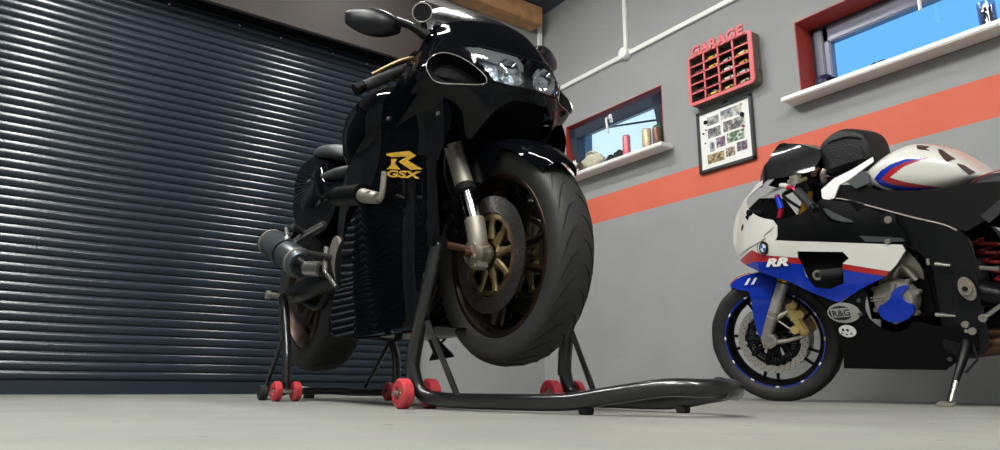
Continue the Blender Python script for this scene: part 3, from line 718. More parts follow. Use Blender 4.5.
def make_carrier(parent, c, y, r0, r1, m='gold', n=9, name='disc_carrier'):
    c2 = Vector((c[0], c[1]+y, c[2])); mb = MB()
    mb.lathe([(r0-0.016,-0.005),(r0,-0.005),(r0,0.005),(r0-0.016,0.005),(r0-0.016,-0.005)], c2, 'y', 40)
    mb.lathe([(r1-0.013,-0.004),(r1,-0.004),(r1,0.004),(r1-0.013,0.004),(r1-0.013,-0.004)], c2, 'y', 60)
    for k in range(n):
        a = 2*PI*k/n
        p = [c2+Vector((r*math.cos(a+d), 0, r*math.sin(a+d))) for r,d in ((r0-0.006,0),((r0+r1)/2,0.03),(r1-0.008,0))]
        mb.tube(p, [0.015,0.0085,0.013], seg=8, smooth=4)
        mb.cyl(c2+Vector(((r1+0.004)*math.cos(a),0,(r1+0.004)*math.sin(a))), 0.0085, 0.010, 'y', 12)
    for v in mb.bm.verts: v.co.y = c2.y+(v.co.y-c2.y)*0.8
    return mb.build(name, m, parent)

# ------------------------------------------------------------ black sports motorcycle
SO = Vector((1.1318329, 1.526, 0.0007)); SW = frame_mw(SO, 180, -2.5)
sz = thing('black_sport_motorcycle', 'glossy black sports motorcycle with gold lettering raised on two paddock stands', 'motorcycle', mw=SW)
A = (0.0, 0.0, 0.418); B = (-1.395, 0.0, 0.438)
fwl = make_rim(A, 0.095, 'bronze_rim', 'front_wheel', sz, 3, True); make_tyre(fwl, A, 0.2995, 0.122)
for s_ in (-1,1):
    make_disc(fwl, A, s_*0.066, 0.116, 0.160, 'rotor'); make_carrier(fwl, A, s_*0.062, 0.048, 0.112, 'gold')
mb = MB(); mb.lathe([(0.012,-0.112),(0.034,-0.110),(0.036,-0.086),(0.028,-0.070),(0.012,-0.070)], A, 'y', 28); mb.build('axle_spacer', 'steel', fwl)
mb = MB(); mb.cyl(A, 0.012, 0.30, 'y', 18); mb.build('wheel_spindle', 'axle_rust', fwl)
rwl = make_rim(B, 0.15, 'bronze_rim', 'rear_wheel', sz, 3, True); make_tyre(rwl, B, 0.315, 0.19, groove_n=20)
make_disc(rwl, B, -0.085, 0.075, 0.110, 'rotor')
# forks
for s_ in (-1,1):
    y = s_*0.105
    def K(t): # along fork from axle upwards
        return Vector((0.030-0.43*t, y, 0.418+1.0*t))
    fk = MB(); fk.tube([K(0.185),K(0.64)], 0.0275, seg=22); fork = fk.build('fork_leg', 'alu_dull', sz)
    mb = MB(); mb.tube([K(0.178),K(0.198)], 0.0305, seg=22); mb.build('dust_seal', 'matt_black', fork)
    mb = MB(); mb.tube([K(0.07),K(0.18)], 0.0215, seg=22); mb.build('chrome_slider', 'chrome', fork)
    mb = MB(); mb.tube([K(0.0)+Vector((-0.028,0,-0.0)),K(0.035)+Vector((-0.012,0,0)),K(0.095)], [0.027,0.027,0.0285], seg=22, smooth=3)
    mb.cyl((A[0], y, A[2]), 0.032, 0.048, 'y', 24); mb.box((A[0]+0.006, y, A[2]-0.030), (0.034,0.044,0.030), bev=0.006)
    mb.cyl((A[0]+0.018, y-0.024, A[2]-0.012), 0.006, 0.006, 'y', 10)
    mb.build('axle_clamp', 'cast_alu', fork)
    cal = MB(); cal.box((-0.105, s_*0.085, 0.528), (0.060,0.066,0.150), R=Matrix.Rotation(math.radians(22),3,'Y'), bev=0.012)
    for q in (-0.045,0,0.045): cal.cyl((-0.105-0.4*q, s_*0.122, 0.528+q), 0.016, 0.012, 'y', 14)
    cal.tube([(-0.07,y,0.48),(-0.03,y,0.52)], 0.012); cal.tube([(-0.11,y,0.58),(-0.06,y,0.60)], 0.012)
    cl = cal.build('brake_caliper', 'satin_black', fork)
    mb = MB(); mb.tube([(-0.12,s_*0.10,0.59),(-0.15,s_*0.11,0.68),(-0.17,s_*0.09,0.80),(-0.24,s_*0.06,0.92)], 0.0055, seg=8, smooth=6); mb.build('brake_hose', 'matt_black', fork)
# front mudguard
mb = MB(); rows = []
for k in range(33):
    a = math.radians(38+k*(162-38)/32); row = []
    wfac = 1.0 if k > 3 else 0.72+0.09*k
    if k > 26: wfac = 1.0-0.05*(k-26)
    for q in range(15):
        f = -1+2*q/14; yy = f*0.078*wfac; r = 0.3255-0.030*abs(f)**3.2*1.2 + (0.004 if k < 2 else 0)
        row.append(Vector((A[0]+r*math.cos(a), yy, A[2]+r*math.sin(a))))
    rows.append(row)
mb.grid(rows)
thicken(mb.bm, 0.004)
for s_ in (-1,1):
    mb.plate(chaikin([(0.10,0.715),(0.06,0.66),(-0.02,0.60),(-0.075,0.565),(-0.135,0.60),(-0.17,0.66),(-0.12,0.715),(0.0,0.735)],2), lambda u,v: (u, s_*(0.083+0.03*max(0,(0.72-v))), v), 0.004, 0.03)
mb.build('front_mudguard', 'gloss_black', sz, ang=50)

# upper cowl surface, rings by height
RZ = [(.735,[(.085,0),(.08,.05),(.05,.10),(-.06,.155),(-.22,.19)]),
      (.79,[(.115,0),(.105,.06),(.075,.12),(-.03,.185),(-.22,.225)]),
      (.87,[(.140,0),(.128,.07),(.090,.13),(.005,.24),(-.21,.255)]),
      (.915,[(.135,0),(.120,.08),(.078,.145),(-.002,.26),(-.18,.262)]),
      (.98,[(.105,0),(.090,.085),(.040,.158),(-.04,.228),(-.14,.24)]),
      (1.05,[(.058,0),(.045,.08),(.002,.142),(-.065,.185),(-.13,.20)]),
      (1.12,[(-.005,0),(-.018,.08),(-.052,.135),(-.10,.165),(-.155,.175)]),
      (1.19,[(-.100,0),(-.108,.065),(-.132,.112),(-.17,.138),(-.21,.148)]),
      (1.255,[(-.215,0),(-.220,.05),(-.235,.085),(-.26,.105),(-.285,.115)])]
def crm(p0,p1,p2,p3,t): return 0.5*((2*p1)+(p2-p0)*t+(2*p0-5*p1+4*p2-p3)*t*t+(3*p1-p0-3*p2+p3)*t**3)
def ring_at(k, t):
    P = RZ[k][1]; x = t*4; i = min(int(x), 3); f = x-i
    g = lambda j: (P[-j][0], -P[-j][1]) if j < 0 else (P[j] if j < 5 else (2*P[4][0]-P[3][0], 2*P[4][1]-P[3][1]))
    a,b,c,d = g(i-1),g(i),g(i+1),g(i+2)
    return crm(a[0],b[0],c[0],d[0],f), crm(a[1],b[1],c[1],d[1],f)
def cowl(t, z, s_=1, off=0.0):
    def base(t, z):
        zs = [r[0] for r in RZ]; i = 0
        while i < len(zs)-2 and z > zs[i+1]: i += 1
        f = (z-zs[i])/(zs[i+1]-zs[i]); n = len(zs)
        q = [ring_at(max(0,min(n-1,j)), t) for j in (i-1,i,i+1,i+2)]
        return Vector((crm(q[0][0],q[1][0],q[2][0],q[3][0],f), crm(q[0][1],q[1][1],q[2][1],q[3][1],f), z))
    p = base(t, z)
    if off:
        e = 0.01; du = base(min(t+e,1.0), z)-base(max(t-e,0), z); dv = base(t, min(z+e,1.255))-base(t, max(z-e,.735))
        nn = du.cross(dv).normalized()
        if nn.x < 0: nn = -nn
        p = p+nn*off
    return Vector((p.x, s_*p.y, p.z))
LENS = chaikin([(0,.856),(.30,.860),(.43,.870),(.505,.990),(.40,.986),(.20,.964),(0,.956)],0)
INTK = chaikin([(.465,.864),(.50,.908),(.555,.948),(.62,.970),(.69,.970),(.735,.945),(.745,.90),(.735,.868),(.60,.862)],2)
MOUTH = [(-.01,.70),(-.01,.826),(.2,.824),(.36,.806),(.50,.775),(.60,.735),(.60,.70)]
def inside(p, poly):
    c = False; n = len(poly); j = n-1
    for i in range(n):
        if (poly[i][1] > p[1]) != (poly[j][1] > p[1]) and p[0] < (poly[j][0]-poly[i][0])*(p[1]-poly[i][1])/(poly[j][1]-poly[i][1])+poly[i][0]: c = not c
        j = i
    return c
def cowl_mesh(z0, z1, nz, holes):
    mb = MB(); nt_ = 70; V = {}
    def v(k, j, s_):
        key = (k, j, s_ if k else 0)
        if key not in V: V[key] = mb.bm.verts.new(cowl(k/nt_, z0+(z1-z0)*j/nz, s_))
        return V[key]
    for s_ in (-1,1):
        for k in range(nt_):
            for j in range(nz):
                if holes:
                    p = ((k+.5)/nt_, z0+(z1-z0)*(j+.5)/nz)
                    if inside(p, LENS) or inside(p, INTK) or inside(p, MOUTH): continue
                mb.face([v(k,j,s_),v(k+1,j,s_),v(k+1,j+1,s_),v(k,j+1,s_)])
    bmesh.ops.recalc_face_normals(mb.bm, faces=mb.bm.faces[:])
    thicken(mb.bm, 0.003)
    return mb
uc = cowl_mesh(.735, 1.10, 70, True).build('nose_fairing', 'gloss_black', sz, ang=50)
mb = cowl_mesh(1.102, 1.255, 20, False); mb.build('windscreen', 'visor_black', sz, ang=50)
# headlight: reflector bowl unit, dividers, clear lens
def mir(poly): return poly
full = LENS+[(-t,z) for t,z in LENS[::-1] if t > 0]
def cm_(off, t, z): return cowl(abs(t), z, 1 if t >= 0 else -1, off)
mb = MB(); mb.plate(full, lambda t,z: cm_(-0.045, t*0.98, z), 0.002, (0.05,0.02)); hl = mb.build('headlight', 'reflector', sz, ang=60)
for s_ in (-1,1):
    mb = MB(); c0 = cm_(-0.035, s_*0.22, .915)
    mb.lathe([(0.040,0.020),(0.034,0.004),(0.022,-0.010),(0.008,-0.016)], c0, 'x', 28); mb.build('reflector_bowl', 'chrome', hl)
    mb = MB(); mb.ball(c0+Vector((0.004,0,0)), 0.007, 12); mb.build('bulb_cap', 'alu_dull', hl)
    mb = MB(); pl = [cm_(0.0015, s_*t if s_ > 0 else -t, z) for t,z in LENS]; mb.tube(pl+[pl[0]] if False else pl, 0.0035, seg=6); mb.build('lens_surround', 'satin_black', hl)
mb = MB(); mb.box(cm_(-0.02, 0, .912), (0.03,0.008,0.085)); mb.build('centre_divider', 'satin_black', hl)
mb = MB(); mb.plate(full, lambda t,z: cm_(0.002, t, z), 0.0, (0.05,0.02)); mb.build('clear_lens', 'lens', hl, ang=60)
# air intakes either side of the lamp
for s_ in (-1,1):
    mb = MB(); mb.plate(INTK, lambda t,z: cowl(t, z, s_, -0.035), 0.002, (0.05,0.02)); it = mb.build('air_intake', 'dark_void', sz)
    pl = [cowl(t, z, s_, 0.001) for t,z in INTK]; 
    mb = MB(); pin = [cowl(t, z, s_, -0.035) for t,z in INTK]; mb.grid([pl+[pl[0]], pin+[pin[0]]]); mb.build('intake_duct', 'dark_void', it)
    mb = MB(); mb.tube(pl+[pl[0],pl[1]], 0.0018, seg=8, cap=False); mb.build('intake_edge_glint', 'steel', it)  # bright steel tube paints in the reflection along the intake edge
# inner duct under the nose
mb = MB()
mb.plate([(-.16,.74),(.16,.74),(.20,.90),(.14,1.0),(-.14,1.0),(-.20,.90)], lambda u,v: (-0.10-(v-.74)*0.5, u, v), 0.004, 0.05)
mb.grid([[cowl(abs(t)*.62, .90-.16*abs(t), 1 if t > 0 else -1, -.03) for t in [(-10+k)/10 for k in range(21)]], [Vector((-0.12, (-10+k)/10*0.13, .83-.09*abs((-10+k)/10))) for k in range(21)]])
mb.build('inner_cowl', 'matt_black', sz)

# side fairings
def ysz(x, z):
    w = interp(x, [(-.8,.2),(-.5,.24),(-.3,.24),(-.1,.225),(0,.205)])
    if z < .4: w -= (.4-z)**1.3*.12
    if z > .8: w += (z-.8)*.1
    return w
SIDE = [(-.12,.93),(0.0,.86),(.030,.80),(.033,.761),(-.010,.700),(-.036,.655),(-.028,.559),(-.022,.45),(-.045,.36),(-.075,.30),(-.13,.235),(-.323,.225),(-.494,.222),(-.80,.235),(-.83,.27),(-.748,.361),(-.690,.44),(-.64,.53),(-.55,.60),(-.42,.64),(-.345,.70),(-.31,.78),(-.30,.86),(-.27,.93)]
for s_ in (-1,1):
    mb = MB(); mb.plate(SIDE, lambda u,v: (u, s_*(ysz(u,v)+0.006*math.exp(-((u+.36+0.25*(v-.4))/.05)**2)-0.010*math.exp(-((u+.13)/.035)**2)*(1 if v < .7 else 0)), v), 0.004, 0.025, smooth=1)
    sf = mb.build('side_fairing', 'gloss_black', sz, ang=50)
    for (x,z) in ((-.255,.855),(-.115,.845),(-.08,.36),(-.02,.80)):
        mb = MB(); mb.cyl((x, s_*(ysz(x,z)+0.002), z), 0.0075, 0.006, 'y', 12); mb.cyl((x, s_*(ysz(x,z)+0.005), z), 0.0035, 0.004, 'y', 8); mb.build('fairing_bolt', 'steel', sf)
    mb = MB()
    mp = lambda u,v: (u, s_*(ysz(u,v)+0.0022), v)
    # big stylised R of three strokes, and the model letters below it (slanted)
    if s_ < 0:
        def mR(u,v): x = -0.268+u; z = 0.752-0.262*u+v; return (x, s_*(ysz(x,z)+0.0068), z)
        zp = lambda P: [((x-100)*.00058, (125-y)*.000344) for x,y in P]
        mb.plate(zp([(105,132),(165,125),(320,110),(382,150),(310,192),(430,262),(335,272),(222,205),(262,178),(295,165),(290,158),(165,165),(105,150)]), mR, 0.0, 0.02)
        mb.plate(zp([(152,180),(208,180),(190,220),(240,272),(108,272),(150,235)]), mR, 0.0, 0.02)
        text_mesh(mb, 'GSX', 0.0275, lambda u,v: mR(u*3.2+.002, v-0.0735), shear=0.1, bold=0.0012, space=1.02)
    else:
        def mL(u,v): x = -0.09-u; z = 0.70+v; return (x, s_*(ysz(x,z)+0.0068), z)
        text_mesh(mb, 'R', 0.09, mL, bold=0.004, shear=0.2); text_mesh(mb, 'GSX-R', 0.04, lambda u,v: mL(u*1.4, v-0.05), bold=0.002, shear=0.2)
    mb.build('gold_lettering', ['gold_paint','gloss_black'], sf, flat=True)
# belly closing panel
mb = MB(); mb.grid([[Vector((x, y*k/6, z-0.012*(1-abs(k/6)))) for k in range(-6,7)] for x,y,z in ((-.14,.150,.232),(-.3,.158,.224),(-.5,.158,.222),(-.7,.15,.228),(-.82,.13,.24))])
thicken(mb.bm, 0.004); mb.build('belly_pan', 'gloss_black', sz)
# radiator and engine mass
mb = MB(); mb.grid([[Vector((-.345-0.06*math.cos(k/8*PI/2*0.9), y, z)) for k,y in [(q, q*0.02) for q in range(-8,9)]] for z in (.50,.80)])
thicken(mb.bm, 0.03); rad = mb.build('radiator', 'satin_black', sz)
mb = MB()
for k in range(24): mb.box((-.375, 0, .51+k*0.012), (0.012,0.30,0.002))
mb.build('radiator_fins', 'matt_black', rad)
mb = MB(); mb.box((-.56,0,.52), (.34,.34,.26), bev=0.04); mb.box((-.50,0,.72), (.24,.36,.22), R=Matrix.Rotation(0.35,3,'Y'), bev=0.03); mb.box((-.72,0,.50),(.24,.26,.26), bev=0.04)
mb.cyl((-.62,-.19,.47), .085, .06, 'y', 32); mb.cyl((-.48,-.18,.44), .06, .05, 'y', 28); mb.cyl((-.60,.19,.47), .08, .06, 'y', 32)
eng = mb.build('engine', 'satin_black', sz)
for k in range(4):
    mb = MB(); y = -.12+k*.08; mb.tube([(-.40,y,.66),(-.36,y,.56),(-.38,y*0.9,.42),(-.48,y*.6,.30),(-.62,-.04+y*.3,.275)], 0.019, seg=12, smooth=6); mb.build('exhaust_header', 'bronze_pipe', eng)
# frame, swingarm
for s_ in (-1,1):
    mb = MB(); mb.plate(chaikin([(-.24,.98),(-.34,1.0),(-.52,.92),(-.74,.80),(-.86,.66),(-.90,.46),(-.82,.42),(-.76,.50),(-.74,.62),(-.62,.72),(-.44,.80),(-.28,.88)],2), lambda u,v: (u, s_*interp(u,[(-.9,.14),(-.7,.185),(-.45,.175),(-.24,.06)]), v), 0.035, 0.04)
    mb.build('frame_beam', 'frame_black', sz, ang=50)
mb = MB()
for s_ in (-1,1):
    mb.tube([(-.84,s_*.11,.47),(-1.0,s_*.125,.46),(-1.2,s_*.135,.445),(-1.40,s_*.135,.438),(-1.46,s_*.135,.438)], [0.05,0.05,0.045,0.036,0.026], seg=14, smooth=5)
mb.box((-.93,0,.47),(.12,.22,.08), bev=0.02); mb.box((-1.08,0,.47),(.30,.19,.11), bev=.03); mb.box((-1.0,0,.58),(.22,.17,.16), bev=.04); mb.tube([(-.98,-.12,.44),(-1.1,-.12,.37),(-1.28,-.13,.42)],0.016,smooth=4)
sw = mb.build('swingarm', 'frame_black', sz)
mb = MB(); mb.cyl(B, 0.013, 0.31, 'y', 16); mb.cyl((B[0],-.155,B[2]), 0.022, 0.018, 'y', 18); mb.cyl((B[0],.155,B[2]), 0.022, 0.018, 'y', 18); mb.build('rear_spindle', 'steel', sw)
for s_ in (-1,1):
    mb = MB(); mb.cyl((-1.277, s_*.178, .425), 0.012, 0.05, 'y', 14); mb.cyl((-1.277, s_*.20, .425), 0.018, 0.008, 'y', 16); mb.build('stand_spool', 'steel', sw)
mb = MB(); mb.lathe([(.10,-.006),(.108,-.003),(.108,.003),(.10,.006),(.06,.004),(.06,-.004),(.10,-.006)], (B[0],.105,B[2]), 'y', 44); mb.build('sprocket', 'steel', rwl)
mb = MB()
rows = []
for k in range(15):
    a = math.radians(62+k*6); rows.append([Vector((B[0]+0.335*math.cos(a), -0.085+0.17*q/8, B[2]+0.335*math.sin(a)-0.0*q)) for q in range(9)])
mb.grid(rows); thicken(mb.bm, 0.004); mb.build('rear_hugger', 'satin_black', sz)

# tank, seats, tail
mb = MB(); superloft(mb, [(-.33,.90,1.00,.10,2.6),(-.38,.87,1.045,.15,2.6),(-.48,.82,1.085,.20,2.6),(-.60,.80,1.098,.212,2.5),(-.72,.80,1.078,.195,2.5),(-.82,.82,1.01,.14,2.4),(-.88,.85,.95,.09,2.2)], sub=5); tk = mb.build('fuel_tank', 'gloss_black', sz, ang=60)
mb = MB(); mb.lathe([(0.0001,.016),(.040,.014),(.044,.006),(.044,-.01)], (-.52,0,1.088), 'z', 28); mb.build('filler_cap', 'satin_black', tk)
mb = MB(); superloft(mb, [(-.84,.860,.895,.10,3),(-.92,.850,.897,.145,3.2),(-1.05,.852,.900,.160,3.2),(-1.18,.865,.915,.155,3.2),(-1.24,.875,.925,.12,3)], sub=4); mb.build('rider_seat', 'seat_grey', sz, ang=50)
mb = MB(); superloft(mb, [(-.97,.95,.980,.085,3),(-1.02,.955,1.022,.125,3.2),(-1.14,.985,1.052,.125,3.2),(-1.26,1.02,1.070,.10,3)], sub=4); mb.build('passenger_seat', 'seat_grey', sz, ang=50)
mb = MB(); superloft(mb, [(-.86,.78,.855,.10,3),(-.98,.77,.865,.16,3),(-1.06,.75,.97,.165,2.8),(-1.18,.72,1.03,.155,2.6),(-1.32,.70,1.072,.14,2.5),(-1.45,.73,1.080,.115,2.4),(-1.54,.80,1.050,.08,2.2),(-1.60,.88,1.01,.04,2)], sub=5); tl_ = mb.build('tail_cowl', 'gloss_black', sz, ang=60)
mb = MB(); mb.box((-1.47,0,.86),(.12,.08,.10), R=Matrix.Rotation(0.5,3,'Y'), bev=.02); mb.build('tail_light', 'dark_red', tl_)
mb = MB(); mb.plate(chaikin([(-1.25,.84),(-1.0,.80),(-.90,.76),(-.98,.66),(-1.18,.655),(-1.36,.74),(-1.42,.86)],2), lambda u,v: (u, -.135, v), 0.03, 0.05); mb.plate(chaikin([(-1.25,.84),(-1.0,.80),(-.90,.76),(-.98,.66),(-1.18,.655),(-1.36,.74),(-1.42,.86)],2), lambda u,v: (u, .135, v), 0.03, 0.05); mb.build('under_tail', 'satin_black', sz)

# exhaust silencer
e0, e1 = Vector((-1.05,-.215,.525)), Vector((-1.385,-.228,.664)); d = (e1-e0)
mb = MB(); mb.tube([e0+d*t for t in (0,.04,.5,.96,1.0)], [.044,.056,.058,.056,.046], seg=28); sil = mb.build('silencer', 'can_grey', sz, ang=40)
for t0 in (0.05,0.42,0.93):
    mb = MB(); mb.tube([e0+d*t0, e0+d*(t0+0.035)], 0.0600, seg=28); mb.build('silencer_band', 'satin_black' if t0 == 0.42 else 'alu_dull', sil)
mb = MB(); mb.tube([e1, e1+d*0.03], [.034,.024], seg=20); mb.build('silencer_outlet', 'matt_black', sil)
mb = MB(); mb.tube([e0-d*0.01, Vector((-.98,-.205,.497)), Vector((-.93,-.20,.487)), Vector((-.86,-.185,.478)), Vector((-.80,-.13,.42)), Vector((-.78,-.05,.32)), Vector((-.70,-.02,.29))], [.034,.026,.026,.026,.028,.03,.03], seg=18, smooth=5); mb.build('link_pipe', 'satin_black', sz)
mb = MB(); mb.tube([Vector((-.975,-.214,.500)), Vector((-.865,-.203,.484))], 0.0285, seg=20); mb.build('pipe_sleeve', 'steel', sz)
# rear footrest bracket and footrests
mb = MB(); mb.tube([(-1.285,-.20,.712),(-1.262,-.20,.668),(-1.236,-.20,.640),(-1.18,-.195,.628)], [.008,.010,.013,.012], seg=10, smooth=4); mb.tube([(-1.21,-.197,.632),(-1.08,-.185,.655),(-.95,-.165,.672)], [.014,.012,.011], seg=10, smooth=4)
mb.tube([(-1.22,-.19,.63),(-1.26,-.21,.60)], .012); fb = mb.build('passenger_footrest_bracket', 'steel', sz)
mb = MB(); mb.tube([(-1.10,-.18,.655),(-1.06,-.25,.675)], .012, seg=10); mb.build('passenger_footrest', 'rubber', fb)
for s_ in (-1,1):
    mb = MB(); mb.plate(chaikin([(-.80,.60),(-.76,.58),(-.74,.50),(-.70,.40),(-.74,.38),(-.80,.46),(-.86,.54)],1), lambda u,v: (u, s_*.185, v), .012, .05); fr_ = mb.build('footrest_plate', 'alu_dull', sz)
    mb = MB(); mb.tube([(-.82,s_*.19,.52),(-.82,s_*.28,.53)], .012, seg=10); mb.build('footrest', 'rubber', fr_)
    mb = MB(); mb.tube([(-.835,s_*.20,.560),(-.83,s_*.205,.47)], .009, seg=8); mb.tube([(-.83,s_*.205,.47),(-.70,s_*.215,.40)], .007, seg=8); mb.build('foot_pedal', 'steel', fr_)
# crash bobbin with its silver stem and bracket
mb = MB(); mb.tube([(-.455,-.315,.650),(-.305,-.30,.625)], [.030,.032], seg=20); cbn = mb.build('crash_bobbin', 'satin_black', sz)
mb = MB(); mb.tube([(-.305,-.30,.622),(-.225,-.29,.598)], [.022,.017], seg=16); mb.box((-.275,-.298,.614),(.06,.028,.028), R=Matrix.Rotation(0.2,3,'Y'), bev=.004); mb.tube([(-.235,-.29,.598),(-.212,-.285,.600),(-.205,-.28,.672)], .0085, seg=8, smooth=4); mb.build('bobbin_stem', 'alu_dull', cbn)
mb = MB(); mb.tube([(-.36,-.30,.632),(-.40,-.18,.65)], .014); mb.build('bobbin_bolt', 'steel', cbn)

# handlebars, levers, mirrors
for s_ in (-1,1):
    mb = MB(); mb.tube([(-.17,s_*.13,1.015),(-.195,s_*.22,1.0),(-.225,s_*.335,.93)], .0115, seg=12, smooth=4); hb = mb.build('clip_on_bar', 'satin_black', sz)
    mb = MB(); mb.tube([(-.200,s_*.225,.992),(-.224,s_*.335,.926)], .0172, seg=14); mb.build('grip', 'rubber', hb)
    mb = MB(); mb.tube([(-.224,s_*.336,.926),(-.229,s_*.362,.910)], [.0145,.019], seg=14); mb.build('bar_end', 'satin_black', hb)
    mb = MB(); mb.tube([(-.150,s_*.19,1.022),(-.160,s_*.25,1.002),(-.196,s_*.325,.956)], [.008,.006,.0045], seg=8, smooth=5); mb.build('lever', 'gold', hb)
    mb = MB(); mb.box((-.165,s_*.195,1.015),(.05,.05,.045), bev=.008); mb.build('switch_housing', 'satin_black', hb)
    # mirror
    zo = 0.0 if s_ < 0 else 0.045
    mb = MB(); mb.tube([(-.10,s_*.195,1.065),(-.12,s_*.235,1.095+zo),(-.145,s_*.275,1.115+zo)], [.016,.011,.012], seg=12, smooth=5); mr = mb.build('mirror', 'satin_black', sz)
    mb = MB()
    rows = []
    for i in range(13):
        f = i/12; yy = .250+.148*f; h = .044*math.sin(PI*min(1,(.10+.90*f)*.92))**.6; h = max(h,.006); dx = .030*math.sin(PI*(.12+.8*f)); row = []
        for k in range(18):
            a = 2*PI*k/18; row.append(Vector((-.17-.05*f+dx*math.cos(a), s_*yy, 1.112+zo+.012*f+h*math.sin(a))))
        rows.append(row)
    mb.grid(rows, cv=True, capu=True); mb.build('mirror_shell', 'mirror_black', mr, ang=60)
    mb = MB(); mb.tube([(-.155,s_*.262,1.128+zo),(-.12,s_*.235,1.107+zo),(-.10,s_*.20,1.075)], .003, seg=6, smooth=3); mb.build('mirror_edge', 'steel', mr)
mb = MB(); c0 = Vector((-.120,-.20,1.150)); dv = Vector((0.72,-0.62,-0.15)).normalized(); mb.tube([c0-dv*0.014, c0, c0+dv*0.004], [.018,.029,.029], seg=26); rm = mb.build('round_reservoir', 'visor_black', sz)
mb = MB(); a_ = dv.cross(Vector((0,0,1))).normalized(); b_ = dv.cross(a_); mb.tube([c0+dv*.004+(a_*math.cos(t*PI/14)+b_*math.sin(t*PI/14))*.029 for t in range(29)], .0028, seg=6, cap=False); mb.build('reservoir_rim', 'steel', rm)
mb = MB(); mb.tube([c0-dv*.01+Vector((0,0,-.03)), (-.13,-.17,1.06)], .008); mb.build('reservoir_stem', 'satin_black', rm)
mb = MB(); mb.tube([(-.16,0,1.02),(-.10,0,.86)], .03, seg=16); mb.box((-.17,0,1.03),(.07,.27,.025), bev=.006); mb.box((-.11,0,.86),(.08,.26,.035), bev=.008); mb.build('triple_clamp', 'satin_black', sz)
mb = MB(); mb.box((-.24,0,1.08),(.05,.22,.10), R=Matrix.Rotation(-.5,3,'Y'), bev=.02); mb.build('instrument_panel', 'matt_black', sz)
# side stand hanging folded out on the far side
mb = MB(); mb.tube([(-.80,.14,.30),(-.80,.20,.24),(-.86,.27,.175)], [.014,.012,.012], seg=10, smooth=4); ss = mb.build('side_stand', 'frame_black', sz)
mb = MB(); mb.plate([(-.93,.150),(-.75,.160),(-.765,.172),(-.86,.215),(-.90,.235)], lambda u,v: (u, .28+(v-.15)*.3, v), .006, .05); mb.tube([(-.875,.28,.205),(-.79,.285,.245)], .005); mb.build('stand_foot', 'frame_black', ss)
# ------------------------------------------------------------ white, blue and red sports motorcycle
BO = Vector((3.0580945, 1.958, FL)); BWM = frame_mw(BO, 0, 10)
bz = thing('white_sport_motorcycle', 'white sports motorcycle with blue and red panels parked on its side stand', 'motorcycle', mw=BWM)
def splus(d, k=.03): return k*math.log(1+math.exp(max(-30,min(30,d/k))))
_yc = catmull([Vector(p+(0,)) for p in [(-1.2,.235),(-.8,.238),(-.4,.236),(-.22,.212),(-.10,.172),(0,.118),(.07,.065),(.11,.032),(.135,.012)]], 8)
_yc = [(p.x, p.y) for p in _yc]
def yb(x, z):
    return max(interp(x, _yc)-.3*splus(.45-z)-.3*splus(z-.74), .008)
def side(mb, poly, off, thick=.004, step=.03, smooth=0, s_=1, yf=yb):
    mb.plate(poly, lambda u,v: (u, s_*(yf(u,v)+off), v), thick, step, smooth); return mb
# --- steered front end: frame with origin at wheel centre
loc_m = BWM.inverted() @ frame_mw(Vector((3.006,1.958,.2987+FL-0.0)), -19, 10)
loc_m.translation = Vector((0,0,.2995))
def steer(o): o.matrix_parent_inverse = Matrix.Identity(4); o.matrix_local = loc_m; return o
Z0 = (0,0,0)
bw = steer(make_rim(Z0, 0.095, 'satin_black', 'front_wheel', bz, 5, False)); make_tyre(bw, Z0, 0.2995, 0.122, groove_n=16).data.materials[0] = M['tyre_dark']
for s_ in (-1,1):
    make_disc(bw, Z0, s_*0.062, 0.127, 0.158, 'rotor_light', holes=30); make_carrier(bw, Z0, s_*0.060, 0.050, 0.120, 'satin_black', 10)
mb = MB(); mb.lathe([(.0,-.001),(.0,-.001)] if False else [(.2215,.0505),(.2275,.0495),(.2275,.0475)], Z0, 'y', 90)
mb.mi = 1
for k in range(12):
    a = 2*PI*k/12; mb.lathe([(.2210,.0512),(.2280,.0505)], Z0, 'y', 3, a0=a, a1=a+.07)
mb.build('rim_tape', ['blue_paint','sticker_white'], bw)
mb = MB(); mb.lathe([(.085,.052),(.105,.052),(.105,.056),(.085,.056),(.085,.052)], Z0, 'y', 60); mb.mi = 1
for k in range(48):
    a = 2*PI*k/48; mb.box((.095*math.cos(a), .0565, .095*math.sin(a)), (.014,.002,.004), R=Matrix.Rotation(-a,3,'Y'))
mb.build('sensor_ring', ['satin_black','frame_dark'], bw)
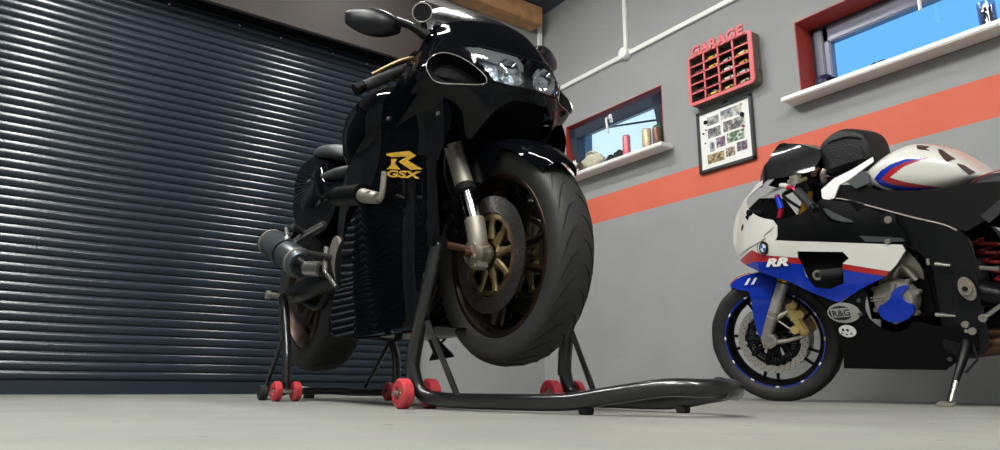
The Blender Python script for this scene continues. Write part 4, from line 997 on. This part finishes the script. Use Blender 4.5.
for s_ in (-1,1):
    y = s_*.107
    def KB(t): return Vector((.022-.43*t, y, 1.0*t))
    mb = MB(); mb.tube([KB(.10),KB(.30)], .0255, seg=20); fk = steer(mb.build('fork_leg', 'fork_silver', bz))
    mb = MB(); mb.tube([KB(.262),KB(.285),KB(.30),KB(.315),KB(.42),KB(.66)], [.029,.029,.0265,.027,.027,.027], seg=22); mb.build('gold_outer_tube', 'gold_bright', fk)
    mb = MB(); mb.tube([KB(.258),KB(.264)], .0300, seg=22); mb.tube([KB(.290),KB(.295)], .0298, seg=22); mb.build('dust_seal', 'matt_black', fk)
    mb = MB(); mb.tube([KB(.0),KB(.05),KB(.13)], [.020,.024,.026], seg=20); mb.cyl((0,y,0), .034, .040, 'y', 26); mb.box((.012,y,-.024),(.04,.034,.028), bev=.005)
    if True:
        mb.tube([(-.03,y,.095),(-.09,s_*.100,.125),(-.115,s_*.095,.135)], [.016,.010,.009], seg=10); mb.tube([(-.01,y,-.012),(-.08,s_*.104,-.005),(-.150,s_*.100,.015)], [.013,.009,.009], seg=10)
        mb.tube([(-.03,y,.10),(-.09,s_*.102,.05),(-.155,s_*.10,.02)], .005, seg=8)
    mb.build('fork_foot', 'cast_alu', fk)
    mb = MB(); mb.lathe([(.012,.0),(.022,.0),(.022,.006),(.012,.006)], (0, y+(s_*.020 if s_ > 0 else -.026), 0), 'y', 24); mb.build('axle_ring', 'steel', fk)
    mb = MB(); R_ = Matrix.Rotation(math.radians(24),3,'Y')
    mb.box((-.133, s_*.092, .078), (.040,.058,.135), R=R_, bev=.010)
    for q in (-.034,.034): mb.cyl((-.133-.42*q*1.0, s_*.124, .078+q), .019, .010, 'y', 18)
    mb.box((-.112, s_*.105, .150),(.05,.02,.03), R=R_, bev=.006)
    mb.build('brake_caliper', 'caliper_gold', fk)
    mb = MB(); mb.tube([(-.12,s_*.10,.15),(-.15,s_*.112,.22),(-.17,s_*.10,.32),(-.22,s_*.07,.45)], .005, seg=8, smooth=5); mb.build('brake_hose', 'matt_black', fk)
# spindle
mb = MB(); mb.cyl(Z0, .011, .262, 'y', 16); mb.build('wheel_spindle', 'steel', bw)
# blue mudguard
mb = MB(); rows = []
for k in range(29):
    a = math.radians(56+k*(140-56)/28); row = []
    wf = min(1.0, .70+.10*k)
    for q in range(13):
        f = -1+2*q/12; r = .322-.026*abs(f)**3
        row.append(Vector((r*math.cos(a), f*.074*wf, r*math.sin(a))))
    rows.append(row)
mb.grid(rows); thicken(mb.bm, .004)
mg = None
for s_ in (-1,1):
    mb.plate(chaikin([(.165,.262),(.12,.300),(.04,.315),(-.06,.308),(-.095,.262),(-.040,.236),(-.012,.150),(-.004,.07),(.022,.006),(.052,.012),(.064,.10),(.066,.19),(.074,.235),(.115,.238)],1), lambda u,v: (u, s_*(.076+.022*min(1,max(0,(.30-v)/.1))), v), .004, .03)
mg = steer(mb.build('front_mudguard', 'blue_paint', bz, ang=50))
mb = MB(); mb.tube([(.172,-.03,.268),(.174,0,.270),(.172,.03,.268)], .003, seg=6)
for s_ in (-1,1): mb.tube([(.162,s_*.077,.268),(.12,s_*.078,.302),(.06,s_*.078,.316)], .0028, seg=6, smooth=3)
mb.build('red_edge', 'red_paint', mg)
mb = MB()
for dx in (0,.030): mb.plate([(.045+dx,.262),(.058+dx,.262),(.036+dx,.292),(.024+dx,.292)], lambda u,v: (u, .0995, v), .001, .05)
mb.build('white_marks', 'sticker_white', mg)
# --- fairings
for s_ in (1,-1):
    mb = MB(); side(mb, [(-.166,1.036),(-.11,1.028),(-.063,.997),(0,.975),(.052,.946),(.085,.915),(.1,.885),(.12,.845),(.13,.799),(.132,.765),(.125,.738),(.10,.70),(.08,.684),(-.057,.709),(-.174,.744),(-.228,.737),(-.235,.828),(-.135,.859),(-.062,.896),(-.008,.945),(-.045,.981),(-.172,1.018)], 0, .004, .02, 1, s_)
    nf = mb.build('nose_fairing', 'white_paint', bz, ang=50)
    mb = MB(); side(mb, [(.105,.735),(.03,.765),(-.08,.800),(-.20,.822),(-.215,.800),(-.15,.775),(-.17,.760),(-.02,.730),(.06,.712)], .005, .003, .02, 1, s_); mb.build('nose_crease', 'white_paint', nf, ang=50)
    mb = MB(); side(mb, [(.085,.683),(.02,.712),(-.06,.725),(-.174,.748),(-.228,.742),(-.45,.700),(-.752,.640),(-.760,.617),(-.718,.569),(-.690,.547),(-.60,.574),(-.515,.601),(-.545,.618),(-.525,.647),(-.328,.679),(-.325,.652),(-.126,.691),(-.06,.722)], .004, .005, .025, 0, s_); wp = mb.build('side_panel', 'white_paint', bz, ang=50)
    mb = MB(); side(mb, [(.082,.686),(-.06,.722),(-.126,.691),(-.325,.652),(-.338,.622),(-.201,.651),(-.051,.667),(.02,.659)], .003, .004, .025, 0, s_)
    side(mb, [(-.515,.601),(-.600,.574),(-.686,.547),(-.671,.530),(-.51,.577)], .003, .004, .025, 0, s_); mb.build('red_stripe', 'red_paint', wp, ang=50)
    mb = MB(); side(mb, [(.02,.659),(-.051,.667),(-.201,.651),(-.338,.622),(-.344,.568),(-.377,.519),(-.441,.505),(-.504,.522),(-.51,.577),(-.671,.530),(-.578,.497),(-.463,.446),(-.358,.499),(-.259,.556),(-.122,.605)], .002, .004, .025, 0, s_); mb.build('blue_panel', 'blue_paint', wp, ang=50)
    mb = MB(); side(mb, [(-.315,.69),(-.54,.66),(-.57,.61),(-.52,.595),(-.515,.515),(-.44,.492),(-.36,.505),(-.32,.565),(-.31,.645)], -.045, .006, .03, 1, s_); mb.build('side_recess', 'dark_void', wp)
    mb = MB(); side(mb, [(-.224,.83),(-.351,.835),(-.456,.88),(-.613,.823),(-.724,.753),(-.769,.68),(-.765,.627),(-.596,.666),(-.45,.69),(-.222,.737)], -.006, .006, .03, 0, s_); cp = mb.build('upper_cover', 'satin_black', bz, ang=50)
    mb = MB(); side(mb, [(-.455,.851),(-.522,.80),(-.601,.753),(-.529,.77),(-.487,.794)], .002, .006, .03, 1, s_); side(mb, [(-.60,.700),(-.755,.665),(-.762,.650),(-.62,.672)], .0, .008, .03, 0, s_); mb.build('cover_insert', 'frame_dark', cp)
    mb = MB(); mb.plate(chaikin([(-.43,.885),(-.53,.868),(-.66,.808),(-.78,.745),(-.88,.698),(-.935,.655),(-.955,.593),(-.945,.45),(-.935,.33),(-.94,.22),(-.85,.205),(-.79,.235),(-.806,.316),(-.815,.463),(-.82,.55),(-.77,.625),(-.60,.70),(-.47,.79)],1), lambda u,v: (u, s_*interp(u,[(-1,.16),(-.85,.185),(-.6,.215),(-.43,.14)])*(1 if v > .5 else .9+.2*max(0,v)), v), .03, .03); frb = mb.build('frame_beam', 'frame_black', bz, ang=50)
    mb = MB(); mb.tube([(u, s_*(interp(u,[(-1,.16),(-.85,.185),(-.6,.215),(-.43,.14)])+.003), v) for u,v in ((-.45,.876),(-.53,.864),(-.66,.804),(-.78,.741),(-.88,.692),(-.92,.662))], .0035, seg=6, smooth=4); mb.build('frame_edge_highlight', 'alu_dull', frb)  # pale tube stands in for the highlight on the beam's top edge
    mb = MB(); mb.cyl((-.717,s_*.222,.742), .028, .012, 'y', 24); mb.build('bolt_recess', 'matt_black', frb)
    mb = MB(); mb.cyl((-.717,s_*.228,.742), .014, .012, 'y', 12); mb.cyl((-.704,s_*.240,.660), .010, .014, 'y', 12); mb.build('frame_bolt', 'alu_dull', frb)
    mb = MB(); mb.plate(chaikin([(-.905,.500),(-.885,.47),(-.893,.425),(-.925,.402),(-.945,.43),(-.935,.48)],2), lambda u,v: (u, s_*.190, v), .008, .05); mb.cyl((-.914,s_*.196,.452), .022, .012, 'y', 22); mb.build('pivot_plug', 'cast_alu', frb)
    mb = MB(); mb.cyl((-.914,s_*.203,.452), .010, .004, 'y', 6); mb.build('plug_socket', 'matt_black', frb)
    # airbox and tank trim
    mb = MB(); mb.plate([(-.44,.872),(-.513,.925),(-.617,.905),(-.679,.862),(-.888,.820),(-.962,.822),(-1.03,.815),(-1.12,.80),(-1.13,.74),(-1.077,.726),(-1.01,.682),(-.945,.654),(-.835,.711),(-.738,.765),(-.595,.826)], lambda u,v: (u, s_*.165, v), .01, .04); ab = mb.build('tank_trim', 'matt_black', bz)
    mb = MB(); mb.plate([(-1.00,.700),(-1.13,.785),(-1.16,.76),(-1.02,.672)], lambda u,v: (u, s_*.170, v), .006, .03); mb.build('carbon_strip', 'carbon', ab)
    mb = MB(); mb.plate([(-.559,.929),(-.634,.957),(-.654,.935),(-.651,.903),(-.597,.891)], lambda u,v: (u, s_*(.176-(v-.9)*.2), v), .006, .05); mb.build('grey_trim', 'frame_dark', ab)
    mb = MB(); mb.plate([(-.452,.888),(-.450,.920),(-.507,.955),(-.587,.975),(-.668,1.005),(-.669,.986),(-.573,.936),(-.528,.922),(-.505,.872),(-.47,.868)], lambda u,v: (u, s_*(.178-(v-.9)*.35), v), .006, .03); mb.build('white_shoulder', 'white_paint', ab)
    # belly
    mb = MB(); side(mb, [(-.383,.17),(-.772,.157),(-.845,.205),(-.905,.225),(-.915,.30),(-.84,.318),(-.788,.326),(-.742,.344),(-.71,.345),(-.692,.324),(-.660,.312),(-.629,.312),(-.600,.325),(-.578,.345),(-.560,.37),(-.556,.41),(-.566,.44),(-.581,.469),(-.575,.498),(-.463,.445),(-.37,.49),(-.395,.44),(-.402,.42),(-.408,.321),(-.407,.235)], -.004, .005, .025, 0, s_); bp_ = mb.build('belly_fairing', 'satin_black', bz, ang=50)
    for (x,z,r) in ((-.545,.448,.008),(-.535,.395,.009),(-.80,.20,.008)):
        mb = MB(); mb.cyl((x, s_*(yb(x,z)), z), r, .006, 'y', 12); mb.build('fairing_bolt', 'frame_dark', bp_)
    if s_ == 1:
        # stickers
        def P_(cx, cz, off=.003): return lambda u,v: (cx-u, yb(cx-u, cz+v)+off, cz+v)
        def ell(a, b, n=28, a0=0): return [(a*math.cos(2*PI*k/n), b*math.sin(2*PI*k/n)) for k in range(n)]
        mb = MB(); f = P_(-.470,.404,.002); n = 30
        mb.mi = 0; outer = [(.068*math.cos(2*PI*k/n), .042*math.sin(2*PI*k/n)) for k in range(n)]
        mb.plate(outer, f, 0, .02); mb.mi = 1
        mb.plate([(.050*math.cos(2*PI*k/n)-.012, .030*math.sin(2*PI*k/n)) for k in range(n)], P_(-.470,.404,.0028), 0, .02)
        mb.mi = 0; mb.plate([(-.052,-.017),(.040,-.017),(.040,.020),(-.052,.020)], P_(-.470,.404,.0034), 0, .02)
        mb.mi = 1; text_mesh(mb, 'R&G', .036, lambda u,v: P_(-.470,.404,.0042)(u*1.08-.048, v-.012), bold=.0008)
        mb.build('round_letter_sticker', ['sticker_grey','sticker_black'], bp_, flat=True)
        mb = MB(); mb.plate([(.036*math.cos(2*PI*k/n), .026*math.sin(2*PI*k/n)) for k in range(n)], P_(-.460,.328,.002), 0, .02); mb.mi = 1
        for (u,v,r) in ((-.016,.006,.006),(.002,.004,.006),(-.026,-.008,.004),(-.008,-.014,.004),(.012,-.012,.004)):
            mb.plate([(u+r*math.cos(2*PI*k/10), v+r*math.sin(2*PI*k/10)) for k in range(10)], P_(-.460,.328,.0028), 0, .02)
        mb.build('white_sticker', ['sticker_white','sticker_black'], bp_, flat=True)
        # letters on the blue panel and the round badge
        mb = MB(); text_mesh(mb, 'RR', .048, lambda u,v: (-.146-u*2.1, yb(-.146-u*2.1,.632+v)+.0095, .636+v-.16*u), shear=.35, bold=.0026, space=1.0); mb.build('double_letters', 'sticker_white', wp, flat=True)
        mb = MB(); q = lambda off: (lambda u,v: (-.149-u, yb(-.149-u,.719+v)+off, .719+v))
        mb.plate([(.029*math.cos(2*PI*k/32), .029*math.sin(2*PI*k/32)) for k in range(32)], q(.0105), .002, .02)
        mb.mi = 1; mb.plate([(.0185*math.cos(2*PI*k/32), .0185*math.sin(2*PI*k/32)) for k in range(32)], q(.0128), 0, .02)
        mb.mi = 2
        for a0 in (PI/2, 1.5*PI): mb.plate([(0,0)]+[(.0175*math.cos(a0+k*PI/16), .0175*math.sin(a0+k*PI/16)) for k in range(9)], q(.0136), 0, .02)
        mb.mi = 3; mb.lathe([(.028,0),(.031,.0)], (-.149, yb(-.149,.719)+.0128, .719), 'y', 36)
        mb.build('round_badge', ['sticker_black','sticker_white','sticker_blue','steel'], wp, flat=True)
    # frame slider
    mb = MB(); mb.tube([(-.50,s_*.19,.565),(-.43,s_*.285,.569)], .0195, seg=24); sl = mb.build('frame_slider', 'rubber', bz)
    mb = MB(); mb.lathe([(.012,0),(.021,0),(.021,.004),(.012,.004)], (-.428, s_*.287-(0.0 if s_ > 0 else .004), .569), 'y', 28); mb.build('slider_ring', 'alu_dull', sl)
# cockpit interior, screen
mb = MB(); mb.box((-.09,0,.86),(.16,.20,.17), R=Matrix.Rotation(.5,3,'Y'), bev=.03); mb.tube([(-.06,.06,.80),(.02,.05,.84)], .03); mb.tube([(-.04,.1,.9),(-.12,.1,.88)],.015); mb.build('inner_cowl', 'dark_void', bz)
mb = MB(); mb.grid([[Vector((.030-.02*abs(k)/4, .012*k, z)) for k in range(-4,5)] for z in (.80,.85,.90)]); hlb = mb.build('headlight', 'reflector', bz)
for s_ in (1,-1):
    mb = MB(); mb.plate([(-.085,1.022),(-.118,1.060),(-.185,1.115),(-.222,1.188),(-.245,1.188),(-.33,1.150),(-.44,1.100),(-.452,1.070),(-.410,1.010),(-.282,1.017),(-.193,1.025),(-.110,1.005)], lambda u,v: (u, s_*max(0.004, .135*math.sqrt(max(0, min(1, (1.20-v)/.19)))*min(1, max(.12, (-.05-u)/.12))), v), .003, .02)
    scn = mb.build('windscreen', 'visor_black', bz, ang=60)
    if s_ == 1:
        mb = MB()
        for pl_ in ([(-.165,1.068),(-.175,1.085),(-.215,1.082),(-.235,1.068),(-.18,1.035),(-.165,1.012),(-.150,1.018)], [(-.235,1.158),(-.262,1.172),(-.30,1.163),(-.245,1.150),(-.205,1.135)], [(-.235,1.018),(-.265,1.05),(-.285,1.045),(-.250,1.012)]):
            pass
mb = MB(); mb.grid([[Vector((u, s_*w_, v)) for s_,w_ in ((-1,wd),(-.5,wd*.6),(0,0.0),(.5,wd*.6),(1,wd))] for u,v,wd in ((-.245,1.188,.02),(-.34,1.152,.07),(-.44,1.100,.10))])
mb.build('screen_top', 'visor_black', bz)
mb = MB(); mb.box((-.30,0,1.04),(.04,.16,.08), R=Matrix.Rotation(-.6,3,'Y'), bev=.012); mb.build('instrument_panel', 'matt_black', bz)
mb = MB(); mb.tube([(-.36,0,.99),(-.21,0,.64)], .030, seg=18); mb.box((-.37,0,.965),(.08,.25,.030), R=Matrix.Rotation(.4,3,'Y'), bev=.006); mb.box((-.27,0,.76),(.08,.24,.035), R=Matrix.Rotation(.4,3,'Y'), bev=.008); mb.build('triple_clamp', 'satin_black', bz)
mb = MB(); mb.tube([(-.205,.10,.935),(-.215,.105,.885)], .014, seg=14); dm = mb.build('steering_damper', 'blue_anod', bz)
mb = MB(); mb.tube([(-.215,.105,.885),(-.200,.11,.845)], .011, seg=14); mb.build('damper_rod', 'red_anod', dm)
mb = MB(); mb.ball((-.203,.10,.942), .014, 12); mb.build('damper_cap', 'purple_anod', dm)
for s_ in (1,-1):
    mb = MB(); mb.tube([(-.36,s_*.12,.945),(-.395,s_*.24,.930),(-.486,s_*.333,.842)] if s_ > 0 else [(-.36,-.12,.945),(-.35,-.24,.93),(-.36,-.355,.87)], .011, seg=12, smooth=4); hb = mb.build('handlebar', 'satin_black', bz)
    a_, b_ = ((-.398,.262,.925),(-.490,.335,.838)) if s_ > 0 else ((-.35,-.25,.925),(-.36,-.355,.87))
    mb = MB(); mb.tube([a_, b_], .0185, seg=16); mb.build('grip', 'rubber', hb)
    mb = MB(); bv = Vector(b_); dv = (bv-Vector(a_)).normalized(); mb.tube([bv, bv+dv*.022], [.017,.014], seg=14); mb.build('bar_end', 'satin_black', hb)
    mb = MB(); mb.box(Vector(a_)+Vector((.005,-s_*.045,.012)), (.045,.045,.05), bev=.008); mb.build('switch_housing', 'satin_black', hb)
    mb = MB(); mb.cyl(Vector(a_)+Vector((.03,-s_*.05,.055)), .022, .04, 'z', 18); mb.build('fluid_reservoir', 'alu_dull' if s_ > 0 else 'cast_alu', hb)
    mb = MB(); mb.tube([Vector(a_)+Vector((.045,-s_*.03,.015)), Vector(a_)+Vector((.05,s_*.03,-.01)), bv+Vector((.055,0,.01))], [.010,.008,.006], seg=8, smooth=4); mb.build('lever', 'satin_black', hb)
for p,q,m_ in (((-.30,.14,.985),(-.345,.12,1.005),'cast_alu'),((-.34,.16,.955),(-.38,.14,.985),'gold'),((-.43,.10,.96),(-.45,.11,1.01),'cast_alu'),((-.40,.12,.99),(-.42,.10,1.02),'axle_rust'),((-.25,.13,.985),(-.30,.13,.955),'white_paint'),((-.28,.135,.97),(-.33,.14,.93),'red_anod')):
    mb = MB(); mb.tube([p,((p[0]+q[0])/2,(p[1]+q[1])/2+.008,(p[2]+q[2])/2+.006),q], [.011,.013,.010], seg=10, smooth=3); mb.build('cockpit_fitting', m_, bz)
# mirrors folded in, dark
# --- fuel tank
def tank_sec(u):
    zt = interp(u, [(-1.02,.848),(-.985,.890),(-.94,.945),(-.90,.978),(-.84,1.014),(-.79,1.030),(-.73,1.022),(-.67,.992),(-.63,.972),(-.60,.945)])
    zb = interp(u, [(-1.02,.838),(-.99,.832),(-.95,.822),(-.88,.806),(-.80,.810),(-.72,.830),(-.67,.856),(-.63,.895),(-.60,.930)])
    hw = interp(u, [(-1.02,.06),(-.99,.11),(-.92,.155),(-.82,.185),(-.72,.19),(-.65,.16),(-.62,.12),(-.60,.06)])
    return zb, zt, hw
mb = MB(); superloft(mb, [(u,)+tank_sec(u)+(2.7,) for u in (-1.02,-.99,-.95,-.90,-.85,-.80,-.75,-.70,-.66,-.63,-.605)], seg=260, sub=26)
def inp(p, poly):
    c = False; n = len(poly); j = n-1
    for i in range(n):
        if (poly[i][1] > p[1]) != (poly[j][1] > p[1]) and p[0] < (poly[j][0]-poly[i][0])*(p[1]-poly[i][1])/(poly[j][1]-poly[i][1])+poly[i][0]: c = not c
        j = i
    return c
CH_B = [(-.668,.912),(-.705,.938),(-.75,.953),(-.80,.960),(-.875,.947),(-.80,.948),(-.745,.934),(-.700,.906),(-.735,.875),(-.79,.852),(-.885,.828),(-.80,.836),(-.73,.854),(-.69,.880)]
CH_R = [(-.700,.906),(-.745,.934),(-.80,.948),(-.875,.947),(-.80,.934),(-.735,.904),(-.785,.874),(-.885,.828),(-.79,.852),(-.735,.875)]
for f in mb.bm.faces:
    c_ = f.calc_center_median(); q_ = (c_.x, c_.z)
    if abs(c_.y) > .03:
        if inp(q_, CH_R): f.material_index = 2
        elif inp(q_, CH_B): f.material_index = 1
btk = mb.build('fuel_tank', ['white_paint','blue_paint','red_paint'], bz, ang=70)
def ytank(u, v):
    zb,zt,hw = tank_sec(u); h = (zt-zb)/2; s_ = min(.98, abs((v-(zb+zt)/2)/max(h,.001)))
    sa = s_**(2.7/2); return hw*max(0.02,(1-sa*sa))**(1/2.7)
for s_ in (1,-1):
    for pl_ in ([(-.952,.905),(-.968,.895),(-.995,.862),(-.978,.856)], [(-.885,.982),(-.90,.972),(-.945,.925),(-.928,.920)], [(-.82,1.014),(-.875,.990),(-.872,.975),(-.835,.995)]):
        mb = MB(); mb.plate(pl_, lambda u,v: (u, s_*(ytank(u,v)+.006), v), .004, .015); mb.build('grip_pad', 'brown_pad', btk)
# seat and tail (mostly beyond the frame)
mb = MB(); superloft(mb, [(-.93,.775,.835,.09,2.6),(-.99,.765,.852,.13,2.8),(-1.08,.76,.846,.16,3),(-1.2,.77,.850,.165,3),(-1.32,.79,.875,.15,3)], sub=4); bst = mb.build('rider_seat', 'seat_black', bz, ang=50)
for s_ in (1,-1):
    mb = MB(); mb.tube([(-.975,s_*.118,.805),(-1.00,s_*.135,.832),(-1.06,s_*.150,.845),(-1.2,s_*.150,.850)], .0022, seg=6, smooth=5); mb.build('red_piping', 'red_paint', bst)
mb = MB(); superloft(mb, [(-1.22,.76,.87,.14,2.8),(-1.4,.82,.95,.13,2.6),(-1.6,.90,1.0,.08,2.4),(-1.70,.95,.99,.04,2)], sub=4); mb.build('tail_cowl', 'white_paint', bz, ang=60)
# rear wheel, swingarm, shock
BB = (-1.43, 0, .315)
rw_ = make_rim(BB, .15, 'satin_black', 'rear_wheel', bz, 5, False); make_tyre(rw_, BB, .315, .19, groove_n=16)
mb = MB()
for s_ in (1,-1): mb.tube([(-.93,s_*.12,.43),(-1.1,s_*.13,.38),(-1.43,s_*.13,.315)], [.045,.04,.03], seg=14, smooth=4)
mb.box((-1.02,0,.40),(.12,.22,.09), bev=.02); mb.build('swingarm', 'frame_black', bz)
mb = MB(); mb.tube([Vector((-.99+.028*math.cos(t*.7)*0-.00+.05*t/40, .02+.035*math.cos(t*.7), .46+.16*t/40)) + Vector((.035*math.sin(t*.7),0,0)) for t in range(41*1)], .007, seg=8); shk = mb.build('shock_spring', 'dark_red', bz)
mb = MB(); mb.tube([(-.98,.02,.43),(-1.05,.02,.66)], .02, seg=12); mb.build('shock_body', 'satin_black', shk)
# engine
mb = MB(); mb.box((-.66,0,.44),(.30,.26,.24), bev=.04); mb.box((-.56,0,.60),(.24,.30,.22), R=Matrix.Rotation(.55,3,'Y'), bev=.03); mb.box((-.80,0,.46),(.20,.24,.26), bev=.04); beng = mb.build('engine', 'satin_black', bz)
mb = MB(); mb.plate(chaikin([(-.585,.47),(-.60,.60),(-.66,.635),(-.70,.640),(-.735,.60),(-.755,.565),(-.762,.52),(-.745,.47),(-.72,.44),(-.64,.44)],1), lambda u,v: (u, .135+.02*math.sin((u+.6)*18)*math.sin(v*30), v), .05, .03)
mb.tube([(-.685,.14,.60),(-.68,.155,.645)], [.030,.020], seg=16); mb.tube([(-.66,.16,.52),(-.70,.165,.56),(-.74,.16,.50)], .010, seg=8, smooth=3)
mb.build('cylinder_block', 'cast_alu', beng)
mb = MB(); mb.lathe([(.0001,.030),(.060,.030),(.072,.026),(.078,.014),(.080,.0),(.080,-.03)], (-.659,.175,.436), 'y', 48)
for a in (2.3,2.9,.6,-.4,-1.4,-2.4): mb.cyl((-.659+.086*math.cos(a),.170,.436+.086*math.sin(a)), .010, .03, 'y', 12)
mb.box((-.610,.206,.452),(.06,.004,.006)); mb.box((-.615,.206,.440),(.07,.004,.005)); mb.tube([(-.66,.200,.455),(-.675,.200,.50)], [.012,.016], seg=10)
ec = mb.build('alternator_cover', 'cast_alu', beng)
mb = MB(); mb.plate(chaikin([(-.600,.415),(-.655,.435),(-.672,.475),(-.720,.492),(-.735,.478),(-.700,.455),(-.705,.430),(-.735,.412),(-.735,.385),(-.70,.355),(-.65,.348),(-.61,.370)],1), lambda u,v: (u, .216, v), .014, .03); mb.build('blue_cover_guard', 'blue_paint', beng, ang=50)
# footrest, levers, bracket
mb = MB(); mb.tube([(-.835,.20,.553),(-.886,.205,.540)], [.0075,.005], seg=8); mb.build('gear_rod', 'steel', bz)
mb = MB(); mb.box((-.814,.185,.588),(.022,.006,.03), bev=.002); mb.tube([(-.808,.186,.575),(-.806,.188,.552)], .007, seg=8); mb.build('cable_bracket', 'alu_dull', bz)
mb = MB(); mb.tube([(-.800,.20,.368),(-.865,.20,.358)], [.0085,.004], seg=8); mb.build('gear_lever_tip', 'steel', bz)
mb = MB(); mb.tube([(-.975,.20,.520),(-1.04,.22,.508)], [.007,.009], seg=10); mb.build('footrest', 'steel', bz)
mb = MB(); mb.tube([(-.955,.185,.350),(-1.02,.19,.390)], .008, seg=8); mb.build('rear_linkage', 'steel', bz)
for (x,z,r,m_) in ((-.945,.344,.014,'steel'),(-.885,.325,.012,'alu_dull'),(-.885,.302,.007,'steel'),(-.903,.300,.013,'alu_dull')):
    mb = MB(); mb.cyl((x,.188,z), r, .012, 'y', 14); mb.build('bolt_head', m_, bz)
mb = MB(); mb.tube([(-.70,.06,.205),(-.86,.08,.225),(-1.02,.06,.245),(-1.2,-.05,.28)], [.03,.034,.036,.04], seg=16, smooth=4); mb.tube([(-.86,.075,.270),(-1.10,.06,.285)], .02, seg=12); mb.build('exhaust_pipe', 'bronze_pipe', bz)
mb = MB(); mb.box((-1.03,.09,.285),(.12,.06,.06), bev=.02); mb.build('exhaust_chamber', 'frame_dark', bz)
# side stand
mb = MB(); mb.tube([(-.872,.150,.290),(-.862,.185,.225),(-.840,.245,.140),(-.822,.290,.068)], [.021,.017,.012,.010], seg=12, smooth=4); mb.box((-.875,.150,.292),(.05,.03,.035), bev=.006); sst = mb.build('side_stand', 'frame_black', bz)
mb = MB(); mb.tube([(-.842,.254,.135),(-.826,.294,.068)], [.0085,.0085], seg=10); mb.build('worn_tip', 'steel', sst)
mb = MB(); mb.box((-.812,.302,.062),(.060,.040,.006), R=Matrix.Rotation(math.radians(-10),3,'X'), bev=.002); mb.build('stand_foot', 'alu_dull', sst)
mb = MB(); mb.tube([(-.885,.165,.275),(-.90,.19,.20),(-.87,.235,.16)], .004, seg=6); mb.build('stand_spring', 'satin_black', sst)
# tank bag
tb = thing('tank_bag', 'black nylon tank bag sitting on the white motorcycle in front of its tank', 'bag', mw=BWM)
mb = MB(); rows = []
SB = [(-.428,1.00,1.100,.06),(-.438,.980,1.128,.090),(-.475,.970,1.150,.105),(-.53,.978,1.164,.108),(-.57,.985,1.156,.105),(-.612,.990,1.134,.10),(-.632,1.0,1.110,.092),(-.642,1.02,1.08,.08)]
superloft(mb, [(a,b,c,d_,5.0) for a,b,c,d_ in SB], seg=40, sub=4); bgb = mb.build('bag_body', 'nylon', tb, ang=70)
mb = MB(); mb.tube([(-.445,.085,1.100),(-.50,.106,1.118),(-.57,.106,1.118),(-.62,.098,1.096)], .0045, seg=8, smooth=5); mb.build('zip_line', 'matt_black', bgb)
mb = MB(); mb.box((-.55,.110,1.035),(.15,.010,.060), R=Matrix.Rotation(.06,3,'Y'), bev=.005); mb.build('side_pocket', 'nylon', bgb)
# ------------------------------------------------------------ light
w = bpy.data.worlds.new('sky'); sc.world = w; w.use_nodes = True
nt = w.node_tree; bg = nt.nodes['Background']
tc = nt.nodes.new('ShaderNodeTexCoord'); sp = nt.nodes.new('ShaderNodeSeparateXYZ'); nt.links.new(tc.outputs['Generated'], sp.inputs[0])
# hazy bright towards the north-east, clear blue further south
mr_ = nt.nodes.new('ShaderNodeMapRange'); mr_.inputs['From Min'].default_value = 0.50; mr_.inputs['From Max'].default_value = 0.62
nt.links.new(sp.outputs['Y'], mr_.inputs['Value'])
mx = nt.nodes.new('ShaderNodeMix'); mx.data_type = 'RGBA'
mx.inputs[6].default_value = (*s2l((112,186,250)),1); mx.inputs[7].default_value = (*s2l((214,238,250)),1)
nt.links.new(mr_.outputs[0], mx.inputs[0]); nt.links.new(mx.outputs[2], bg.inputs['Color']); bg.inputs['Strength'].default_value = 1.2
M['lamp_body'] = mat('lamp_body', (230,230,230), 0.4); M['lamp_glow'] = emis('lamp_glow', (255,254,248), 48.0)
def batten(x, y, L, energy, label):
    t = thing('ceiling_light', label, 'ceiling light', loc=(x, y, ZC-0.06), group='ceiling battens')
    mb = MB(); mb.box((0,0,0.035), (0.14, L+0.04, 0.045), bev=0.006); mb.build('lamp_housing', 'lamp_body', t)
    mb = MB(); mb.box((0,0,-0.002), (0.12, L, 0.042), bev=0.010); mb.build('diffuser', 'lamp_glow', t)
    la = bpy.data.lights.new('batten', 'AREA'); la.shape = 'RECTANGLE'; la.size = 0.12; la.size_y = L; la.energy = energy; la.color = (1.0, 0.995, 0.965)
    o = bpy.data.objects.new('batten_light', la); C.objects.link(o); o.location = (x, y, ZC-0.088)
batten(-0.12, 2.9, 1.5, 50, 'ceiling batten light nearest the left side of the shutter')
batten(-0.12, 0.9, 1.5, 50, 'ceiling batten light straight above the place of the camera')
batten(1.80, 3.3, 1.2, 20, 'ceiling batten light between the black motorcycle and the right wall')
batten(0.6, -1.0, 1.5, 58, 'ceiling batten light above the middle of the garage')
batten(-1.2, -0.6, 1.5, 70, 'ceiling batten light at the rear left of the garage')
